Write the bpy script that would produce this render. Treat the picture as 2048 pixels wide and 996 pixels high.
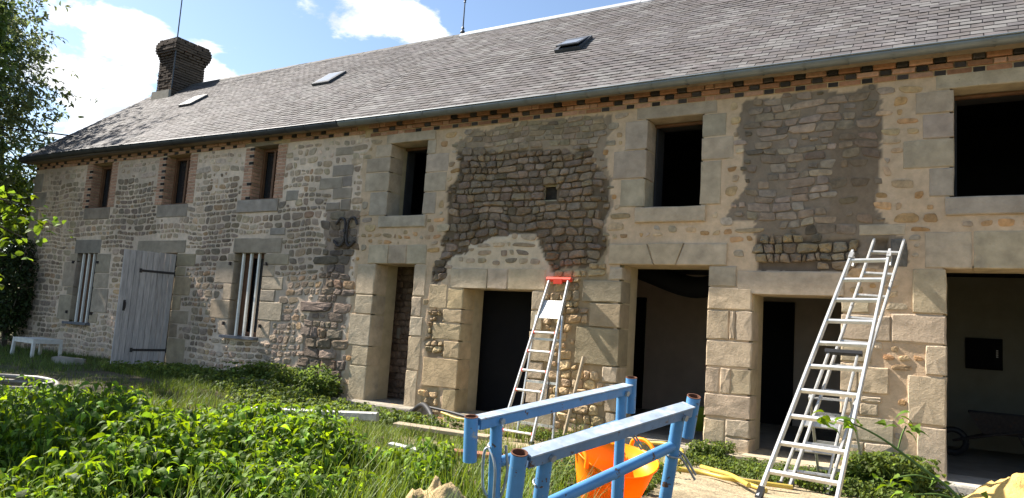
import bpy, math, random
import numpy as np
from mathutils import Vector, Matrix

for o in list(bpy.data.objects):
    bpy.data.objects.remove(o, do_unlink=True)
scene = bpy.context.scene
COL = scene.collection
random.seed(11)
rng = np.random.default_rng(11)
PI = math.pi
R = math.radians

# ------------------------------------------------------------------ camera
CAM = Vector((0.0, -9.0, 1.152))
RIGHT = Vector((0.85316675, 0.51738558, 0.06647297))
DOWN = Vector((-0.00245062, 0.1314052, -0.99132571))
FWD = Vector((-0.52163252, 0.84560324, 0.11337846))
cd = bpy.data.cameras.new('camera')
cd.sensor_width = 36.0
cd.lens = 36.0 * 1490.0 / 2048.0
cd.clip_start = 0.05
cd.clip_end = 3000
cam = bpy.data.objects.new('camera', cd)
COL.objects.link(cam)
cam.matrix_world = Matrix(((RIGHT.x, -DOWN.x, -FWD.x, CAM.x), (RIGHT.y, -DOWN.y, -FWD.y, CAM.y),
                           (RIGHT.z, -DOWN.z, -FWD.z, CAM.z), (0, 0, 0, 1)))
scene.camera = cam

# ------------------------------------------------------------------ sun, sky, exposure
SUN = Vector((-1.064, -0.135, 1.0)).normalized()        # towards the sun
sl = bpy.data.lights.new('sun', 'SUN')
sl.energy = 5.0
sl.angle = R(0.6)
sl.color = (1.0, 0.94, 0.85)
so = bpy.data.objects.new('sun', sl)
COL.objects.link(so)
so.location = (-20, -5, 25)
so.rotation_euler = SUN.to_track_quat('Z', 'Y').to_euler()

world = bpy.data.worlds.new('World')
scene.world = world
world.use_nodes = True


def build_world():
    nt = world.node_tree
    nt.nodes.clear()
    N = nt.nodes.new
    L = nt.links.new
    sky = N('ShaderNodeTexSky')
    sky.sky_type = 'NISHITA'
    sky.sun_disc = False
    sky.sun_elevation = math.asin(SUN.z)
    sky.sun_rotation = math.atan2(SUN.x, SUN.y)
    sky.altitude = 50
    sky.air_density = 1.0
    sky.dust_density = 0.6
    sky.ozone_density = 1.6
    tc = N('ShaderNodeTexCoord')
    sep = N('ShaderNodeSeparateXYZ')
    L(tc.outputs['Generated'], sep.inputs[0])
    zz = N('ShaderNodeMath'); zz.operation = 'ADD'; zz.inputs[1].default_value = 0.22
    mx = N('ShaderNodeMath'); mx.operation = 'MAXIMUM'; mx.inputs[1].default_value = 0.0
    L(sep.outputs[2], mx.inputs[0]); L(mx.outputs[0], zz.inputs[0])
    dx = N('ShaderNodeMath'); dx.operation = 'DIVIDE'
    dy = N('ShaderNodeMath'); dy.operation = 'DIVIDE'
    L(sep.outputs[0], dx.inputs[0]); L(zz.outputs[0], dx.inputs[1])
    L(sep.outputs[1], dy.inputs[0]); L(zz.outputs[0], dy.inputs[1])
    cmb = N('ShaderNodeCombineXYZ')
    L(dx.outputs[0], cmb.inputs[0]); L(dy.outputs[0], cmb.inputs[1])
    mp = N('ShaderNodeMapping')
    mp.inputs['Location'].default_value = (3.1, 1.7, 0.4)
    L(cmb.outputs[0], mp.inputs[0])
    n1 = N('ShaderNodeTexNoise')
    n1.inputs['Scale'].default_value = 3.4
    n1.inputs['Detail'].default_value = 9
    n1.inputs['Roughness'].default_value = 0.60
    n1.inputs['Distortion'].default_value = 0.25
    L(mp.outputs[0], n1.inputs['Vector'])
    # heaps of cumulus: where the photograph has its cloud banks (soft lobes about a sky direction)
    total = n1.outputs['Fac']
    for d, k, amt in CLOUDS:
        dot = N('ShaderNodeVectorMath'); dot.operation = 'DOT_PRODUCT'
        nrm = N('ShaderNodeVectorMath'); nrm.operation = 'NORMALIZE'
        L(tc.outputs['Generated'], nrm.inputs[0])
        L(nrm.outputs[0], dot.inputs[0])
        dot.inputs[1].default_value = d
        mr = N('ShaderNodeMapRange')
        mr.interpolation_type = 'SMOOTHSTEP'
        mr.inputs[1].default_value = math.cos(R(k)); mr.inputs[2].default_value = 1.0
        mr.inputs[3].default_value = 0.0; mr.inputs[4].default_value = amt
        L(dot.outputs['Value'], mr.inputs[0])
        ad = N('ShaderNodeMath'); ad.operation = 'ADD'
        L(total, ad.inputs[0]); L(mr.outputs[0], ad.inputs[1])
        total = ad.outputs[0]
    ramp = N('ShaderNodeMapRange')
    ramp.interpolation_type = 'SMOOTHSTEP'
    ramp.inputs[1].default_value = 0.60; ramp.inputs[2].default_value = 0.69
    L(total, ramp.inputs[0])
    # grey undersides
    n2 = N('ShaderNodeTexNoise')
    n2.inputs['Scale'].default_value = 3.1
    n2.inputs['Detail'].default_value = 5
    L(mp.outputs[0], n2.inputs['Vector'])
    cr = N('ShaderNodeValToRGB')
    cr.color_ramp.elements[0].position = 0.36; cr.color_ramp.elements[0].color = (4.6, 4.9, 5.4, 1)
    cr.color_ramp.elements[1].position = 0.50; cr.color_ramp.elements[1].color = (7.4, 7.4, 7.5, 1)
    L(n2.outputs['Fac'], cr.inputs[0])
    mix = N('ShaderNodeMix'); mix.data_type = 'RGBA'
    L(ramp.outputs[0], mix.inputs['Factor'])
    L(sky.outputs[0], mix.inputs['A'])
    L(cr.outputs[0], mix.inputs['B'])
    bg = N('ShaderNodeBackground')
    bg.inputs['Strength'].default_value = 0.073
    L(mix.outputs['Result'], bg.inputs['Color'])
    out = N('ShaderNodeOutputWorld')
    L(bg.outputs[0], out.inputs[0])


def sky_dir(px, py):          # direction of the sky seen at a place of the photograph
    v = RIGHT * (px - 1024) + DOWN * (py - 498) + FWD * 1490
    return tuple(v.normalized())


CLOUDS = [(sky_dir(110, 30), 8, 0.07), (sky_dir(240, 180), 7.5, 0.14), (sky_dir(470, 145), 4, 0.19),
          (sky_dir(190, 105), 3, -0.12), (sky_dir(715, 30), 3.4, 0.14), (sky_dir(835, 65), 2.6, 0.16),
          (sky_dir(600, 20), 2, 0.10), (sky_dir(1150, -30), 9, -0.2), (sky_dir(520, 40), 5, -0.12)]
build_world()
vs = scene.view_settings
vs.view_transform = 'Standard'
vs.look = 'None'
vs.gamma = 1.0
vs.exposure = 1.5
vs.use_curve_mapping = False

# ------------------------------------------------------------------ helpers
WL = {}


def reg(o, loc, parent):
    w = Vector(loc)
    if parent is not None:
        o.parent = parent
        o.location = w - WL[parent.name]
    else:
        o.location = w
    COL.objects.link(o)
    WL[o.name] = w
    return o


def tag(o, label=None, cat=None, group=None, kind=None):
    if label: o['label'] = label
    if cat: o['category'] = cat
    if group: o['group'] = group
    if kind: o['kind'] = kind
    return o


def empty(name, loc, label=None, cat=None, group=None):
    o = bpy.data.objects.new(name, None)
    o.empty_display_size = 0.2
    reg(o, loc, None)
    return tag(o, label, cat, group)


class MB:
    """collects world-space shapes, built as one mesh object"""

    def __init__(s):
        s.v = []; s.f = []; s.c = []

    def add(s, vs, fs, col=(1, 1, 1)):
        b = len(s.v)
        s.v += [tuple(v) for v in vs]
        s.f += [tuple(i + b for i in f) for f in fs]
        s.c += [col] * len(vs)
        return s

    def box(s, x0, x1, y0, y1, z0, z1, col=(1, 1, 1)):
        return s.add([(x0, y0, z0), (x1, y0, z0), (x1, y1, z0), (x0, y1, z0), (x0, y0, z1), (x1, y0, z1), (x1, y1, z1), (x0, y1, z1)],
                     [(0, 3, 2, 1), (4, 5, 6, 7), (0, 1, 5, 4), (1, 2, 6, 5), (2, 3, 7, 6), (3, 0, 4, 7)], col)

    def beam(s, p0, p1, w, h, up=(0, 0, 1), col=(1, 1, 1), bev=0.0, jit=0.0):
        p0 = Vector(p0); p1 = Vector(p1)
        d = (p1 - p0).normalized()
        side = d.cross(Vector(up)).normalized()
        u = side.cross(d).normalized()
        pr = []
        hw, hh = w / 2, h / 2
        if bev > 0:
            b = bev
            pr = [(-hw + b, -hh), (hw - b, -hh), (hw, -hh + b), (hw, hh - b), (hw - b, hh), (-hw + b, hh), (-hw, hh - b), (-hw, -hh + b)]
        else:
            pr = [(-hw, -hh), (hw, -hh), (hw, hh), (-hw, hh)]
        n = len(pr)
        vs = [p0 + side * a + u * b for a, b in pr] + [p1 + side * a + u * b for a, b in pr]
        fs = [tuple(range(n - 1, -1, -1)), tuple(range(n, 2 * n))]
        fs += [(i, (i + 1) % n, n + (i + 1) % n, n + i) for i in range(n)]
        return s.add(vs, fs, col)

    def tube(s, p0, p1, r0, r1=None, seg=12, col=(1, 1, 1), cap=True, hollow=0.0):
        if r1 is None: r1 = r0
        p0 = Vector(p0); p1 = Vector(p1)
        d = (p1 - p0).normalized()
        a = d.cross(Vector((0.31, 0.2, 0.93))).normalized()
        if a.length < 0.1: a = d.cross(Vector((1, 0, 0))).normalized()
        b = d.cross(a)
        vs = []
        for p, r in ((p0, r0), (p1, r1)):
            vs += [p + (a * math.cos(2 * PI * i / seg) + b * math.sin(2 * PI * i / seg)) * r for i in range(seg)]
        fs = [(i, (i + 1) % seg, seg + (i + 1) % seg, seg + i) for i in range(seg)]
        if hollow > 0:       # open at the p1 end
            vs += [p1 + (a * math.cos(2 * PI * i / seg) + b * math.sin(2 * PI * i / seg)) * (r1 - hollow) for i in range(seg)]
            q = p1 - d * min(0.09, (p1 - p0).length * 0.8)
            vs += [q + (a * math.cos(2 * PI * i / seg) + b * math.sin(2 * PI * i / seg)) * (r1 - hollow) for i in range(seg)]
            fs += [(seg + i, seg + (i + 1) % seg, 2 * seg + (i + 1) % seg, 2 * seg + i) for i in range(seg)]
            fs += [(2 * seg + i, 2 * seg + (i + 1) % seg, 3 * seg + (i + 1) % seg, 3 * seg + i) for i in range(seg)]
            fs += [tuple(range(3 * seg, 4 * seg))]
        elif cap:
            vs += vs[:2 * seg]
            fs += [tuple(range(3 * seg - 1, 2 * seg - 1, -1)), tuple(range(3 * seg, 4 * seg))]
        return s.add(vs, fs, col)

    def path(s, pts, r, seg=8, col=(1, 1, 1), rad=None):
        pts = [Vector(p) for p in pts]
        n = len(pts)
        vs = []
        prev = None
        for i, p in enumerate(pts):
            d = (pts[min(i + 1, n - 1)] - pts[max(i - 1, 0)]).normalized()
            if prev is None:
                a = d.cross(Vector((0.31, 0.2, 0.93))).normalized()
            else:
                a = (prev - d * prev.dot(d)).normalized()
            prev = a
            b = d.cross(a)
            rr = rad[i] if rad else r
            vs += [p + (a * math.cos(2 * PI * k / seg) + b * math.sin(2 * PI * k / seg)) * rr for k in range(seg)]
        fs = []
        for i in range(n - 1):
            fs += [(i * seg + k, i * seg + (k + 1) % seg, (i + 1) * seg + (k + 1) % seg, (i + 1) * seg + k) for k in range(seg)]
        b0 = len(vs)
        vs += vs[:seg] + vs[(n - 1) * seg:n * seg]
        fs += [tuple(range(b0 + seg - 1, b0 - 1, -1)), tuple(range(b0 + seg, b0 + 2 * seg))]
        return s.add(vs, fs, col)

    def build(s, name, mat, parent=None, loc=None, smooth=False):
        if loc is None:
            A = np.array(s.v)
            loc = ((A[:, 0].min() + A[:, 0].max()) / 2, (A[:, 1].min() + A[:, 1].max()) / 2, A[:, 2].min())
        loc = Vector(loc)
        me = bpy.data.meshes.new(name)
        me.from_pydata([(v[0] - loc.x, v[1] - loc.y, v[2] - loc.z) for v in s.v], [], s.f)
        ca = me.attributes.new('col', 'FLOAT_COLOR', 'POINT')
        ca.data.foreach_set('color', np.array([(c[0], c[1], c[2], 1.0) for c in s.c], dtype=np.float32).ravel())
        me.materials.append(mat)
        if smooth:
            me.polygons.foreach_set('use_smooth', [True] * len(me.polygons))
        me.update()
        return reg(bpy.data.objects.new(name, me), loc, parent)


def smooth_path(pts, n=8):
    """Catmull-Rom through the points"""
    P = [Vector(p) for p in pts]
    P = [P[0] * 2 - P[1]] + P + [P[-1] * 2 - P[-2]]
    out = []
    for i in range(1, len(P) - 2):
        for k in range(n):
            t = k / n
            a, b, c, d = P[i - 1], P[i], P[i + 1], P[i + 2]
            out.append(0.5 * ((2 * b) + (c - a) * t + (2 * a - 5 * b + 4 * c - d) * t * t + (3 * b - a - 3 * c + d) * t ** 3))
    out.append(P[-2])
    return out


def mesh_np(name, V, F, C, mat, parent=None, loc=(0, 0, 0), smooth=False):
    """triangle (or quad) soup from numpy arrays"""
    me = bpy.data.meshes.new(name)
    V = np.asarray(V, np.float32) - np.array(loc, np.float32)
    F = np.asarray(F, np.int32)
    k = F.shape[1]
    me.vertices.add(len(V)); me.vertices.foreach_set('co', V.ravel())
    me.loops.add(F.size); me.loops.foreach_set('vertex_index', F.ravel())
    me.polygons.add(len(F))
    me.polygons.foreach_set('loop_start', np.arange(0, F.size, k, dtype=np.int32))
    me.polygons.foreach_set('loop_total', np.full(len(F), k, np.int32))
    me.update(calc_edges=True)
    me.polygons.foreach_set('use_smooth', np.full(len(F), bool(smooth)))
    ca = me.attributes.new('col', 'FLOAT_COLOR', 'POINT')
    C4 = np.ones((len(V), 4), np.float32); C4[:, :3] = C
    ca.data.foreach_set('color', C4.ravel())
    me.materials.append(mat)
    return reg(bpy.data.objects.new(name, me), loc, parent)


class Noise2:
    def __init__(s, seed, n=256):
        s.t = np.random.default_rng(seed).random((n, n)); s.n = n

    def __call__(s, x, y):
        x = np.asarray(x, float); y = np.asarray(y, float)
        xi = np.floor(x).astype(int); yi = np.floor(y).astype(int)
        fx = x - xi; fy = y - yi
        fx = fx * fx * (3 - 2 * fx); fy = fy * fy * (3 - 2 * fy)
        n = s.n
        a = s.t[xi % n, yi % n]; b = s.t[(xi + 1) % n, yi % n]; c = s.t[xi % n, (yi + 1) % n]; d = s.t[(xi + 1) % n, (yi + 1) % n]
        return (a * (1 - fx) + b * fx) * (1 - fy) + (c * (1 - fx) + d * fx) * fy


def fbm(nz, x, y, o=4):
    v = 0; a = 0.5; s = 0
    for i in range(o):
        v = v + a * nz(x * 2 ** i + 17 * i, y * 2 ** i + 5 * i); s += a; a *= 0.5
    return v / s


NA, NB, NC = Noise2(1), Noise2(2), Noise2(3)


def in_poly(px, py, poly):
    px = np.asarray(px, float); py = np.asarray(py, float)
    r = np.zeros(px.shape, bool)
    n = len(poly)
    for i in range(n):
        x0, y0 = poly[i]; x1, y1 = poly[(i + 1) % n]
        c = (y0 > py) != (y1 > py)
        with np.errstate(divide='ignore', invalid='ignore'):
            xi = (x1 - x0) * (py - y0) / (y1 - y0 + 1e-12) + x0
        r ^= c & (px < xi)
    return r


def sstep(a, b, x):
    t = np.clip((np.asarray(x, float) - a) / (b - a), 0, 1)
    return t * t * (3 - 2 * t)


def project(p):
    v = Vector(p) - CAM
    z = v.dot(FWD)
    if z < 0.1: return None
    return 1024 + 1490 * v.dot(RIGHT) / z, 498 + 1490 * v.dot(DOWN) / z, z


def seen(p, m=30):
    q = project(p)
    return q is not None and -m < q[0] < 2048 + m and -m < q[1] < 996 + m


# ------------------------------------------------------------------ materials
def mat(name, col=None, rough=0.85, vary=0.25, vs_=9.0, bump=0.0, bs=60.0, bd=0.01, metal=0.0, spec=0.3, spots=None, big=None, trans=0.0, stretch=None, detail=5, brough=0.6):
    m = bpy.data.materials.new(name)
    m.use_nodes = True
    nt = m.node_tree
    N = nt.nodes.new; L = nt.links.new
    b = nt.nodes['Principled BSDF']
    b.inputs['Roughness'].default_value = rough
    b.inputs['Metallic'].default_value = metal
    b.inputs['Specular IOR Level'].default_value = spec
    geo = N('ShaderNodeNewGeometry')
    pos = geo.outputs['Position']
    if stretch:
        mpg = N('ShaderNodeMapping'); mpg.inputs['Scale'].default_value = stretch
        L(pos, mpg.inputs[0]); pos = mpg.outputs[0]
    if col is None:
        at = N('ShaderNodeAttribute'); at.attribute_name = 'col'
        c = at.outputs['Color']
    else:
        rgb = N('ShaderNodeRGB'); rgb.outputs[0].default_value = (*col, 1)
        c = rgb.outputs[0]

    def mul(c, scale, amt, det=5, rgh=0.6):
        n = N('ShaderNodeTexNoise'); n.inputs['Scale'].default_value = scale
        n.inputs['Detail'].default_value = det; n.inputs['Roughness'].default_value = rgh
        L(pos, n.inputs['Vector'])
        mr = N('ShaderNodeMapRange'); mr.inputs[1].default_value = 0.28; mr.inputs[2].default_value = 0.72
        mr.inputs[3].default_value = 1 - amt; mr.inputs[4].default_value = 1 + amt
        L(n.outputs['Fac'], mr.inputs[0])
        vm = N('ShaderNodeVectorMath'); vm.operation = 'SCALE'
        L(c, vm.inputs[0]); L(mr.outputs[0], vm.inputs['Scale'])
        return vm.outputs[0]
    if vary: c = mul(c, vs_, vary)
    if big: c = mul(c, big[0], big[1], 3)
    if spots:          # (scale, threshold, colour, softness): lichen, rust, chips
        for sc, th, sc_col, sf in spots:
            n = N('ShaderNodeTexNoise'); n.inputs['Scale'].default_value = sc; n.inputs['Detail'].default_value = 6
            n.inputs['Roughness'].default_value = 0.65
            L(pos, n.inputs['Vector'])
            mr = N('ShaderNodeMapRange'); mr.inputs[1].default_value = th; mr.inputs[2].default_value = th + sf
            L(n.outputs['Fac'], mr.inputs[0])
            mx = N('ShaderNodeMix'); mx.data_type = 'RGBA'
            L(mr.outputs[0], mx.inputs['Factor']); L(c, mx.inputs['A']); mx.inputs['B'].default_value = (*sc_col, 1)
            c = mx.outputs['Result']
    L(c, b.inputs['Base Color'])
    if bump:
        n = N('ShaderNodeTexNoise'); n.inputs['Scale'].default_value = bs; n.inputs['Detail'].default_value = detail
        n.inputs['Roughness'].default_value = brough
        L(pos, n.inputs['Vector'])
        bp = N('ShaderNodeBump'); bp.inputs['Strength'].default_value = bump; bp.inputs['Distance'].default_value = bd
        L(n.outputs['Fac'], bp.inputs['Height']); L(bp.outputs[0], b.inputs['Normal'])
    if trans:
        tr = N('ShaderNodeBsdfTranslucent')
        hs = N('ShaderNodeHueSaturation'); hs.inputs['Value'].default_value = 1.5; hs.inputs['Hue'].default_value = 0.485
        hs.inputs['Saturation'].default_value = 1.1
        L(c, hs.inputs['Color']); L(hs.outputs[0], tr.inputs[0])
        ms = N('ShaderNodeMixShader'); ms.inputs[0].default_value = trans
        L(b.outputs[0], ms.inputs[1]); L(tr.outputs[0], ms.inputs[2])
        L(ms.outputs[0], nt.nodes['Material Output'].inputs[0])
    return m


MT = {}
MT['stone'] = mat('rubble_stone', None, 0.92, 0.30, 14, 0.55, 38, 0.02, spec=0.15, big=(3.0, 0.12))
MT['ashlar'] = mat('ashlar_stone', None, 0.9, 0.22, 6, 0.75, 26, 0.02, detail=10, brough=0.74, spec=0.15, big=(1.7, 0.16), spots=[(4.0, 0.58, (0.25, 0.21, 0.16), 0.30), (45, 0.68, (0.56, 0.52, 0.44), 0.06), (26, 0.70, (0.10, 0.085, 0.065), 0.05)])
MT['mortar'] = mat('lime_mortar', None, 0.95, 0.16, 11, 0.6, 40, 0.015, spec=0.1, detail=9, brough=0.7)
MT['brick'] = mat('fired_brick', None, 0.9, 0.22, 25, 0.35, 60, 0.01, spec=0.2)
MT['slate'] = mat('roof_slate', None, 0.75, 0.22, 6, 0.25, 40, 0.006, spec=0.14, spots=[(1.6, 0.58, (0.20, 0.19, 0.185), 0.16), (16, 0.67, (0.27, 0.26, 0.25), 0.06), (1.1, 0.57, (0.075, 0.065, 0.06), 0.14)])
MT['zinc'] = mat('zinc', (0.20, 0.22, 0.23), 0.5, 0.15, 4, 0.08, 20, 0.005, metal=0.45, spec=0.5)
MT['zinc_dark'] = mat('dark_zinc', (0.06, 0.066, 0.075), 0.5, 0.2, 4, 0.08, 20, 0.005, metal=0.3, spec=0.5)
MT['ridge'] = mat('ridge_metal', (0.45, 0.45, 0.44), 0.45, 0.15, 4, metal=0.3)
MT['alu'] = mat('aluminium', (0.62, 0.62, 0.60), 0.38, 0.12, 20, 0.05, 90, 0.002, metal=0.55, spec=0.5, spots=[(30, 0.68, (0.35, 0.33, 0.30), 0.06)])
MT['alu_dirty'] = mat('dirty_aluminium', (0.45, 0.44, 0.42), 0.5, 0.2, 15, 0.05, 90, 0.002, metal=0.4, spots=[(25, 0.58, (0.6, 0.58, 0.54), 0.08), (18, 0.62, (0.18, 0.16, 0.14), 0.06)])
MT['red'] = mat('red_plastic', (0.75, 0.07, 0.035), 0.4, 0.1, 10)
MT['black'] = mat('black_rubber', (0.025, 0.025, 0.027), 0.55, 0.2, 20, 0.1, 60, 0.003)
MT['blue'] = mat('worn_blue_paint', (0.095, 0.26, 0.48), 0.42, 0.14, 12, 0.12, 70, 0.003, spec=0.4, spots=[(18, 0.635, (0.10, 0.055, 0.035), 0.015), (60, 0.655, (0.33, 0.33, 0.33), 0.02), (9, 0.66, (0.42, 0.38, 0.32), 0.05), (3.5, 0.60, (0.09, 0.25, 0.48), 0.2)])
MT['bluegrey'] = mat('scuffed_blue_grey', (0.15, 0.235, 0.36), 0.45, 0.16, 12, 0.12, 70, 0.003, spec=0.4, spots=[(14, 0.56, (0.27, 0.31, 0.36), 0.2), (18, 0.64, (0.12, 0.07, 0.045), 0.02), (60, 0.65, (0.36, 0.36, 0.36), 0.02)])
MT['bluetop'] = mat('scuffed_sunlit_top', (0.30, 0.36, 0.43), 0.4, 0.18, 18, 0.15, 60, 0.003, spec=0.4, spots=[(14, 0.50, (0.46, 0.48, 0.50), 0.15), (30, 0.66, (0.30, 0.22, 0.14), 0.04), (60, 0.68, (0.55, 0.5, 0.4), 0.03)])  # scuffs and splashes; the sun's glare on top is mixed into the colour
MT['rust'] = mat('rusted_steel', (0.13, 0.055, 0.03), 0.9, 0.4, 30, 0.3, 60, 0.004)
MT['galv'] = mat('galvanised_rod', (0.35, 0.37, 0.38), 0.45, 0.2, 30, 0.1, 60, 0.003, metal=0.5)
MT['orange'] = mat('orange_plastic', (1.0, 0.40, 0.010), 0.42, 0.06, 8, trans=0.3, spots=[(28, 0.70, (0.6, 0.40, 0.2), 0.05)])
MT['wood'] = mat('grey_wood', None, 0.85, 0.3, 5, 0.35, 14, 0.01, stretch=(6, 6, 0.7), spec=0.15)
MT['plank'] = mat('weathered_plank', (0.36, 0.29, 0.20), 0.85, 0.25, 9, 0.25, 30, 0.006)
MT['brownwood'] = mat('brown_painted_wood', (0.17, 0.085, 0.045), 0.6, 0.25, 9, 0.1, 40, 0.004)
MT['white'] = mat('white_paint', (0.68, 0.66, 0.60), 0.6, 0.12, 14, 0.1, 40, 0.003, spots=[(20, 0.66, (0.35, 0.32, 0.28), 0.06)])
MT['bed'] = mat('pink_mortar', (0.55, 0.44, 0.33), 0.95, 0.15, 10, 0.3, 40, 0.01)
MT['barwhite'] = mat('cream_paint', (0.82, 0.78, 0.70), 0.7, 0.08, 14)
MT['iron'] = mat('dark_iron', (0.05, 0.042, 0.04), 0.7, 0.3, 30, 0.25, 60, 0.004, spots=[(12, 0.6, (0.10, 0.05, 0.03), 0.08)])
MT['room_dark'] = mat('dark_room_shade', (0.035, 0.034, 0.037), 0.95, 0.2, 4, 0.3, 20, 0.02)  # near-black walls: the shade of the unlit rooms is put into the colour
MT['plaster'] = mat('pink_brown_plaster', (0.56, 0.45, 0.375), 0.95, 0.12, 3, 0.15, 30, 0.01)
MT['olive_plaster'] = mat('olive_plaster', (0.30, 0.28, 0.215), 0.95, 0.12, 3, 0.15, 30, 0.01)
MT['concrete'] = mat('concrete', (0.34, 0.31, 0.26), 0.92, 0.2, 8, 0.35, 40, 0.01, spots=[(4, 0.6, (0.20, 0.18, 0.14), 0.15)])
MT['jamb'] = mat('rendered_jamb', (0.47, 0.38, 0.24), 0.93, 0.16, 6, 0.3, 40, 0.012)
MT['glass'] = mat('window_glass', (0.02, 0.022, 0.025), 0.08, 0.0, spec=0.6)
MT['skyglass'] = mat('skylight_glass', (0.20, 0.22, 0.25), 0.3, 0.1, 3, spec=0.6)  # pale grey-blue: the sky's reflection is put into the base colour
MT['leaf'] = mat('nettle_leaf', None, 0.6, 0.22, 30, spec=0.22, trans=0.5)
MT['grass'] = mat('grass_blade', None, 0.55, 0.15, 20, spec=0.3, trans=0.35)
MT['treeleaf'] = mat('tree_leaf', None, 0.5, 0.15, 10, spec=0.35, trans=0.35)
MT['stem'] = mat('green_stem', (0.10, 0.16, 0.035), 0.6, 0.2, 30)
MT['bark'] = mat('bark', (0.10, 0.08, 0.06), 0.95, 0.3, 14, 0.6, 25, 0.02)
MT['earth'] = mat('ochre_earth', (0.40, 0.29, 0.15), 0.98, 0.28, 9, 0.8, 26, 0.03)
MT['sand'] = mat('yellow_sand', (0.60, 0.40, 0.13), 0.98, 0.2, 14, 0.7, 40, 0.02)
MT['ygreen'] = mat('yellow_hose', (0.50, 0.36, 0.07), 0.45, 0.15, 10)
MT['near_black'] = mat('black_panel', (0.006, 0.006, 0.0075), 0.9, 0.2, 3, 0.3, 5, 0.03)  # shared near-black: door panel, inner doorways, fuse box, hanging cloth


def ground_material():
    m = bpy.data.materials.new('yard_ground')
    m.use_nodes = True
    nt = m.node_tree; N = nt.nodes.new; L = nt.links.new
    b = nt.nodes['Principled BSDF']
    b.inputs['Roughness'].default_value = 0.97
    b.inputs['Specular IOR Level'].default_value = 0.1
    at = N('ShaderNodeAttribute'); at.attribute_name = 'col'
    geo = N('ShaderNodeNewGeometry')
    n = N('ShaderNodeTexNoise'); n.inputs['Scale'].default_value = 5; n.inputs['Detail'].default_value = 9; n.inputs['Roughness'].default_value = 0.7
    L(geo.outputs['Position'], n.inputs['Vector'])
    mr = N('ShaderNodeMapRange'); mr.inputs[1].default_value = 0.3; mr.inputs[2].default_value = 0.7; mr.inputs[3].default_value = 0.55; mr.inputs[4].default_value = 1.4
    L(n.outputs['Fac'], mr.inputs[0])
    vm = N('ShaderNodeVectorMath'); vm.operation = 'SCALE'
    L(at.outputs['Color'], vm.inputs[0]); L(mr.outputs[0], vm.inputs['Scale'])
    L(vm.outputs[0], b.inputs['Base Color'])
    n2 = N('ShaderNodeTexNoise'); n2.inputs['Scale'].default_value = 30; n2.inputs['Detail'].default_value = 8
    L(geo.outputs['Position'], n2.inputs['Vector'])
    bp = N('ShaderNodeBump'); bp.inputs['Strength'].default_value = 0.7; bp.inputs['Distance'].default_value = 0.03
    L(n2.outputs['Fac'], bp.inputs['Height']); L(bp.outputs[0], b.inputs['Normal'])
    return m


# ------------------------------------------------------------------ ground
def gh(x, y):
    x = np.asarray(x, float); y = np.asarray(y, float)
    base = 0.08 - 0.23 * sstep(-10.0, -7.4, x)
    near = sstep(-0.6, -3.6, y)
    g = base + near * (0.20 * sstep(-9, -5, x) - 0.02)
    g = g + 0.05 * np.exp(-((x + 2.0) ** 2 + (y + 4.2) ** 2) / 0.5)
    g = g - 0.22 * sstep(-7.8, -9.6, y) * sstep(-4, -1, x)
    g = g + (fbm(NA, x * 0.9, y * 0.9) - 0.5) * 0.10 * sstep(-0.2, -1.2, y)
    far = np.sqrt((x + 9) ** 2 + y ** 2)
    g = g + sstep(40, 220, far) * 5.0 * fbm(NB, x * 0.01, y * 0.01, 2)
    return g


def build_ground():
    def axis(lo, a, b, hi, fine, nfar):
        far0 = lo + (a - lo) * (1 - (1 - np.linspace(0, 1, nfar, endpoint=False)) ** 3)
        far1 = b + (hi - b) * np.linspace(0, 1, nfar + 1)[1:] ** 3
        return np.concatenate([far0, np.arange(a, b, fine), [b], far1])
    xs = axis(-420, -19.5, 3.5, 400, 0.11, 22)
    ys = axis(-300, -9.6, 0.6, 500, 0.11, 22)
    X, Y = np.meshgrid(xs, ys, indexing='ij')
    Z = gh(X, Y)
    Z = np.where((X > -19) & (Y > 0.12) & (Y < 6), np.minimum(Z, -0.18), Z)
    nx, ny = X.shape
    idx = np.arange(nx * ny).reshape(nx, ny)
    F = np.stack([idx[:-1, :-1], idx[1:, :-1], idx[1:, 1:], idx[:-1, 1:]], -1).reshape(-1, 4)
    V = np.stack([X, Y, Z], -1).reshape(-1, 3)
    n = fbm(NC, X * 0.8, Y * 0.8)
    soil = np.array([0.085, 0.065, 0.040]); dirt = np.array([0.36, 0.29, 0.185]); green = np.array([0.055, 0.075, 0.022]); path = np.array([0.105, 0.10, 0.07])
    wd = sstep(-7.0, -4.6, X + (n - 0.5) * 3) * sstep(-4.6, -3.0, Y + (n - 0.5) * 2) * sstep(0.30, 0.5, n + 0.12)
    wp = sstep(-8.5, -9.6, X + (n - .5) * 2) * sstep(-4.6, -3.8, Y + (n - .5)) * sstep(-1.2, -1.9, Y + (n - .5))
    wg = sstep(12, 25, np.sqrt((X + 9) ** 2 + Y ** 2))
    C = soil[None, None] * np.ones(X.shape + (1,))
    C = C + (dirt - C) * wd[..., None]
    C = C + (path - C) * (wp * sstep(.35, .6, n))[..., None] * .6
    C = C + (green - C) * wg[..., None]
    o = mesh_np('ground', V, F, C.reshape(-1, 3), ground_material(), None, (0, 0, 0), True)
    tag(o, kind='structure')


build_ground()

# ------------------------------------------------------------------ house
XL, XR, YB = -19.12, 4.2, 6.1
EZ, EY, RZ, RY = 4.50, -0.30, 7.27, 3.05
house = empty('farmhouse', (-9.0, 0.0, 0.0), 'long two-storey stone farmhouse under renovation with a grey slate roof', 'house')

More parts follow.
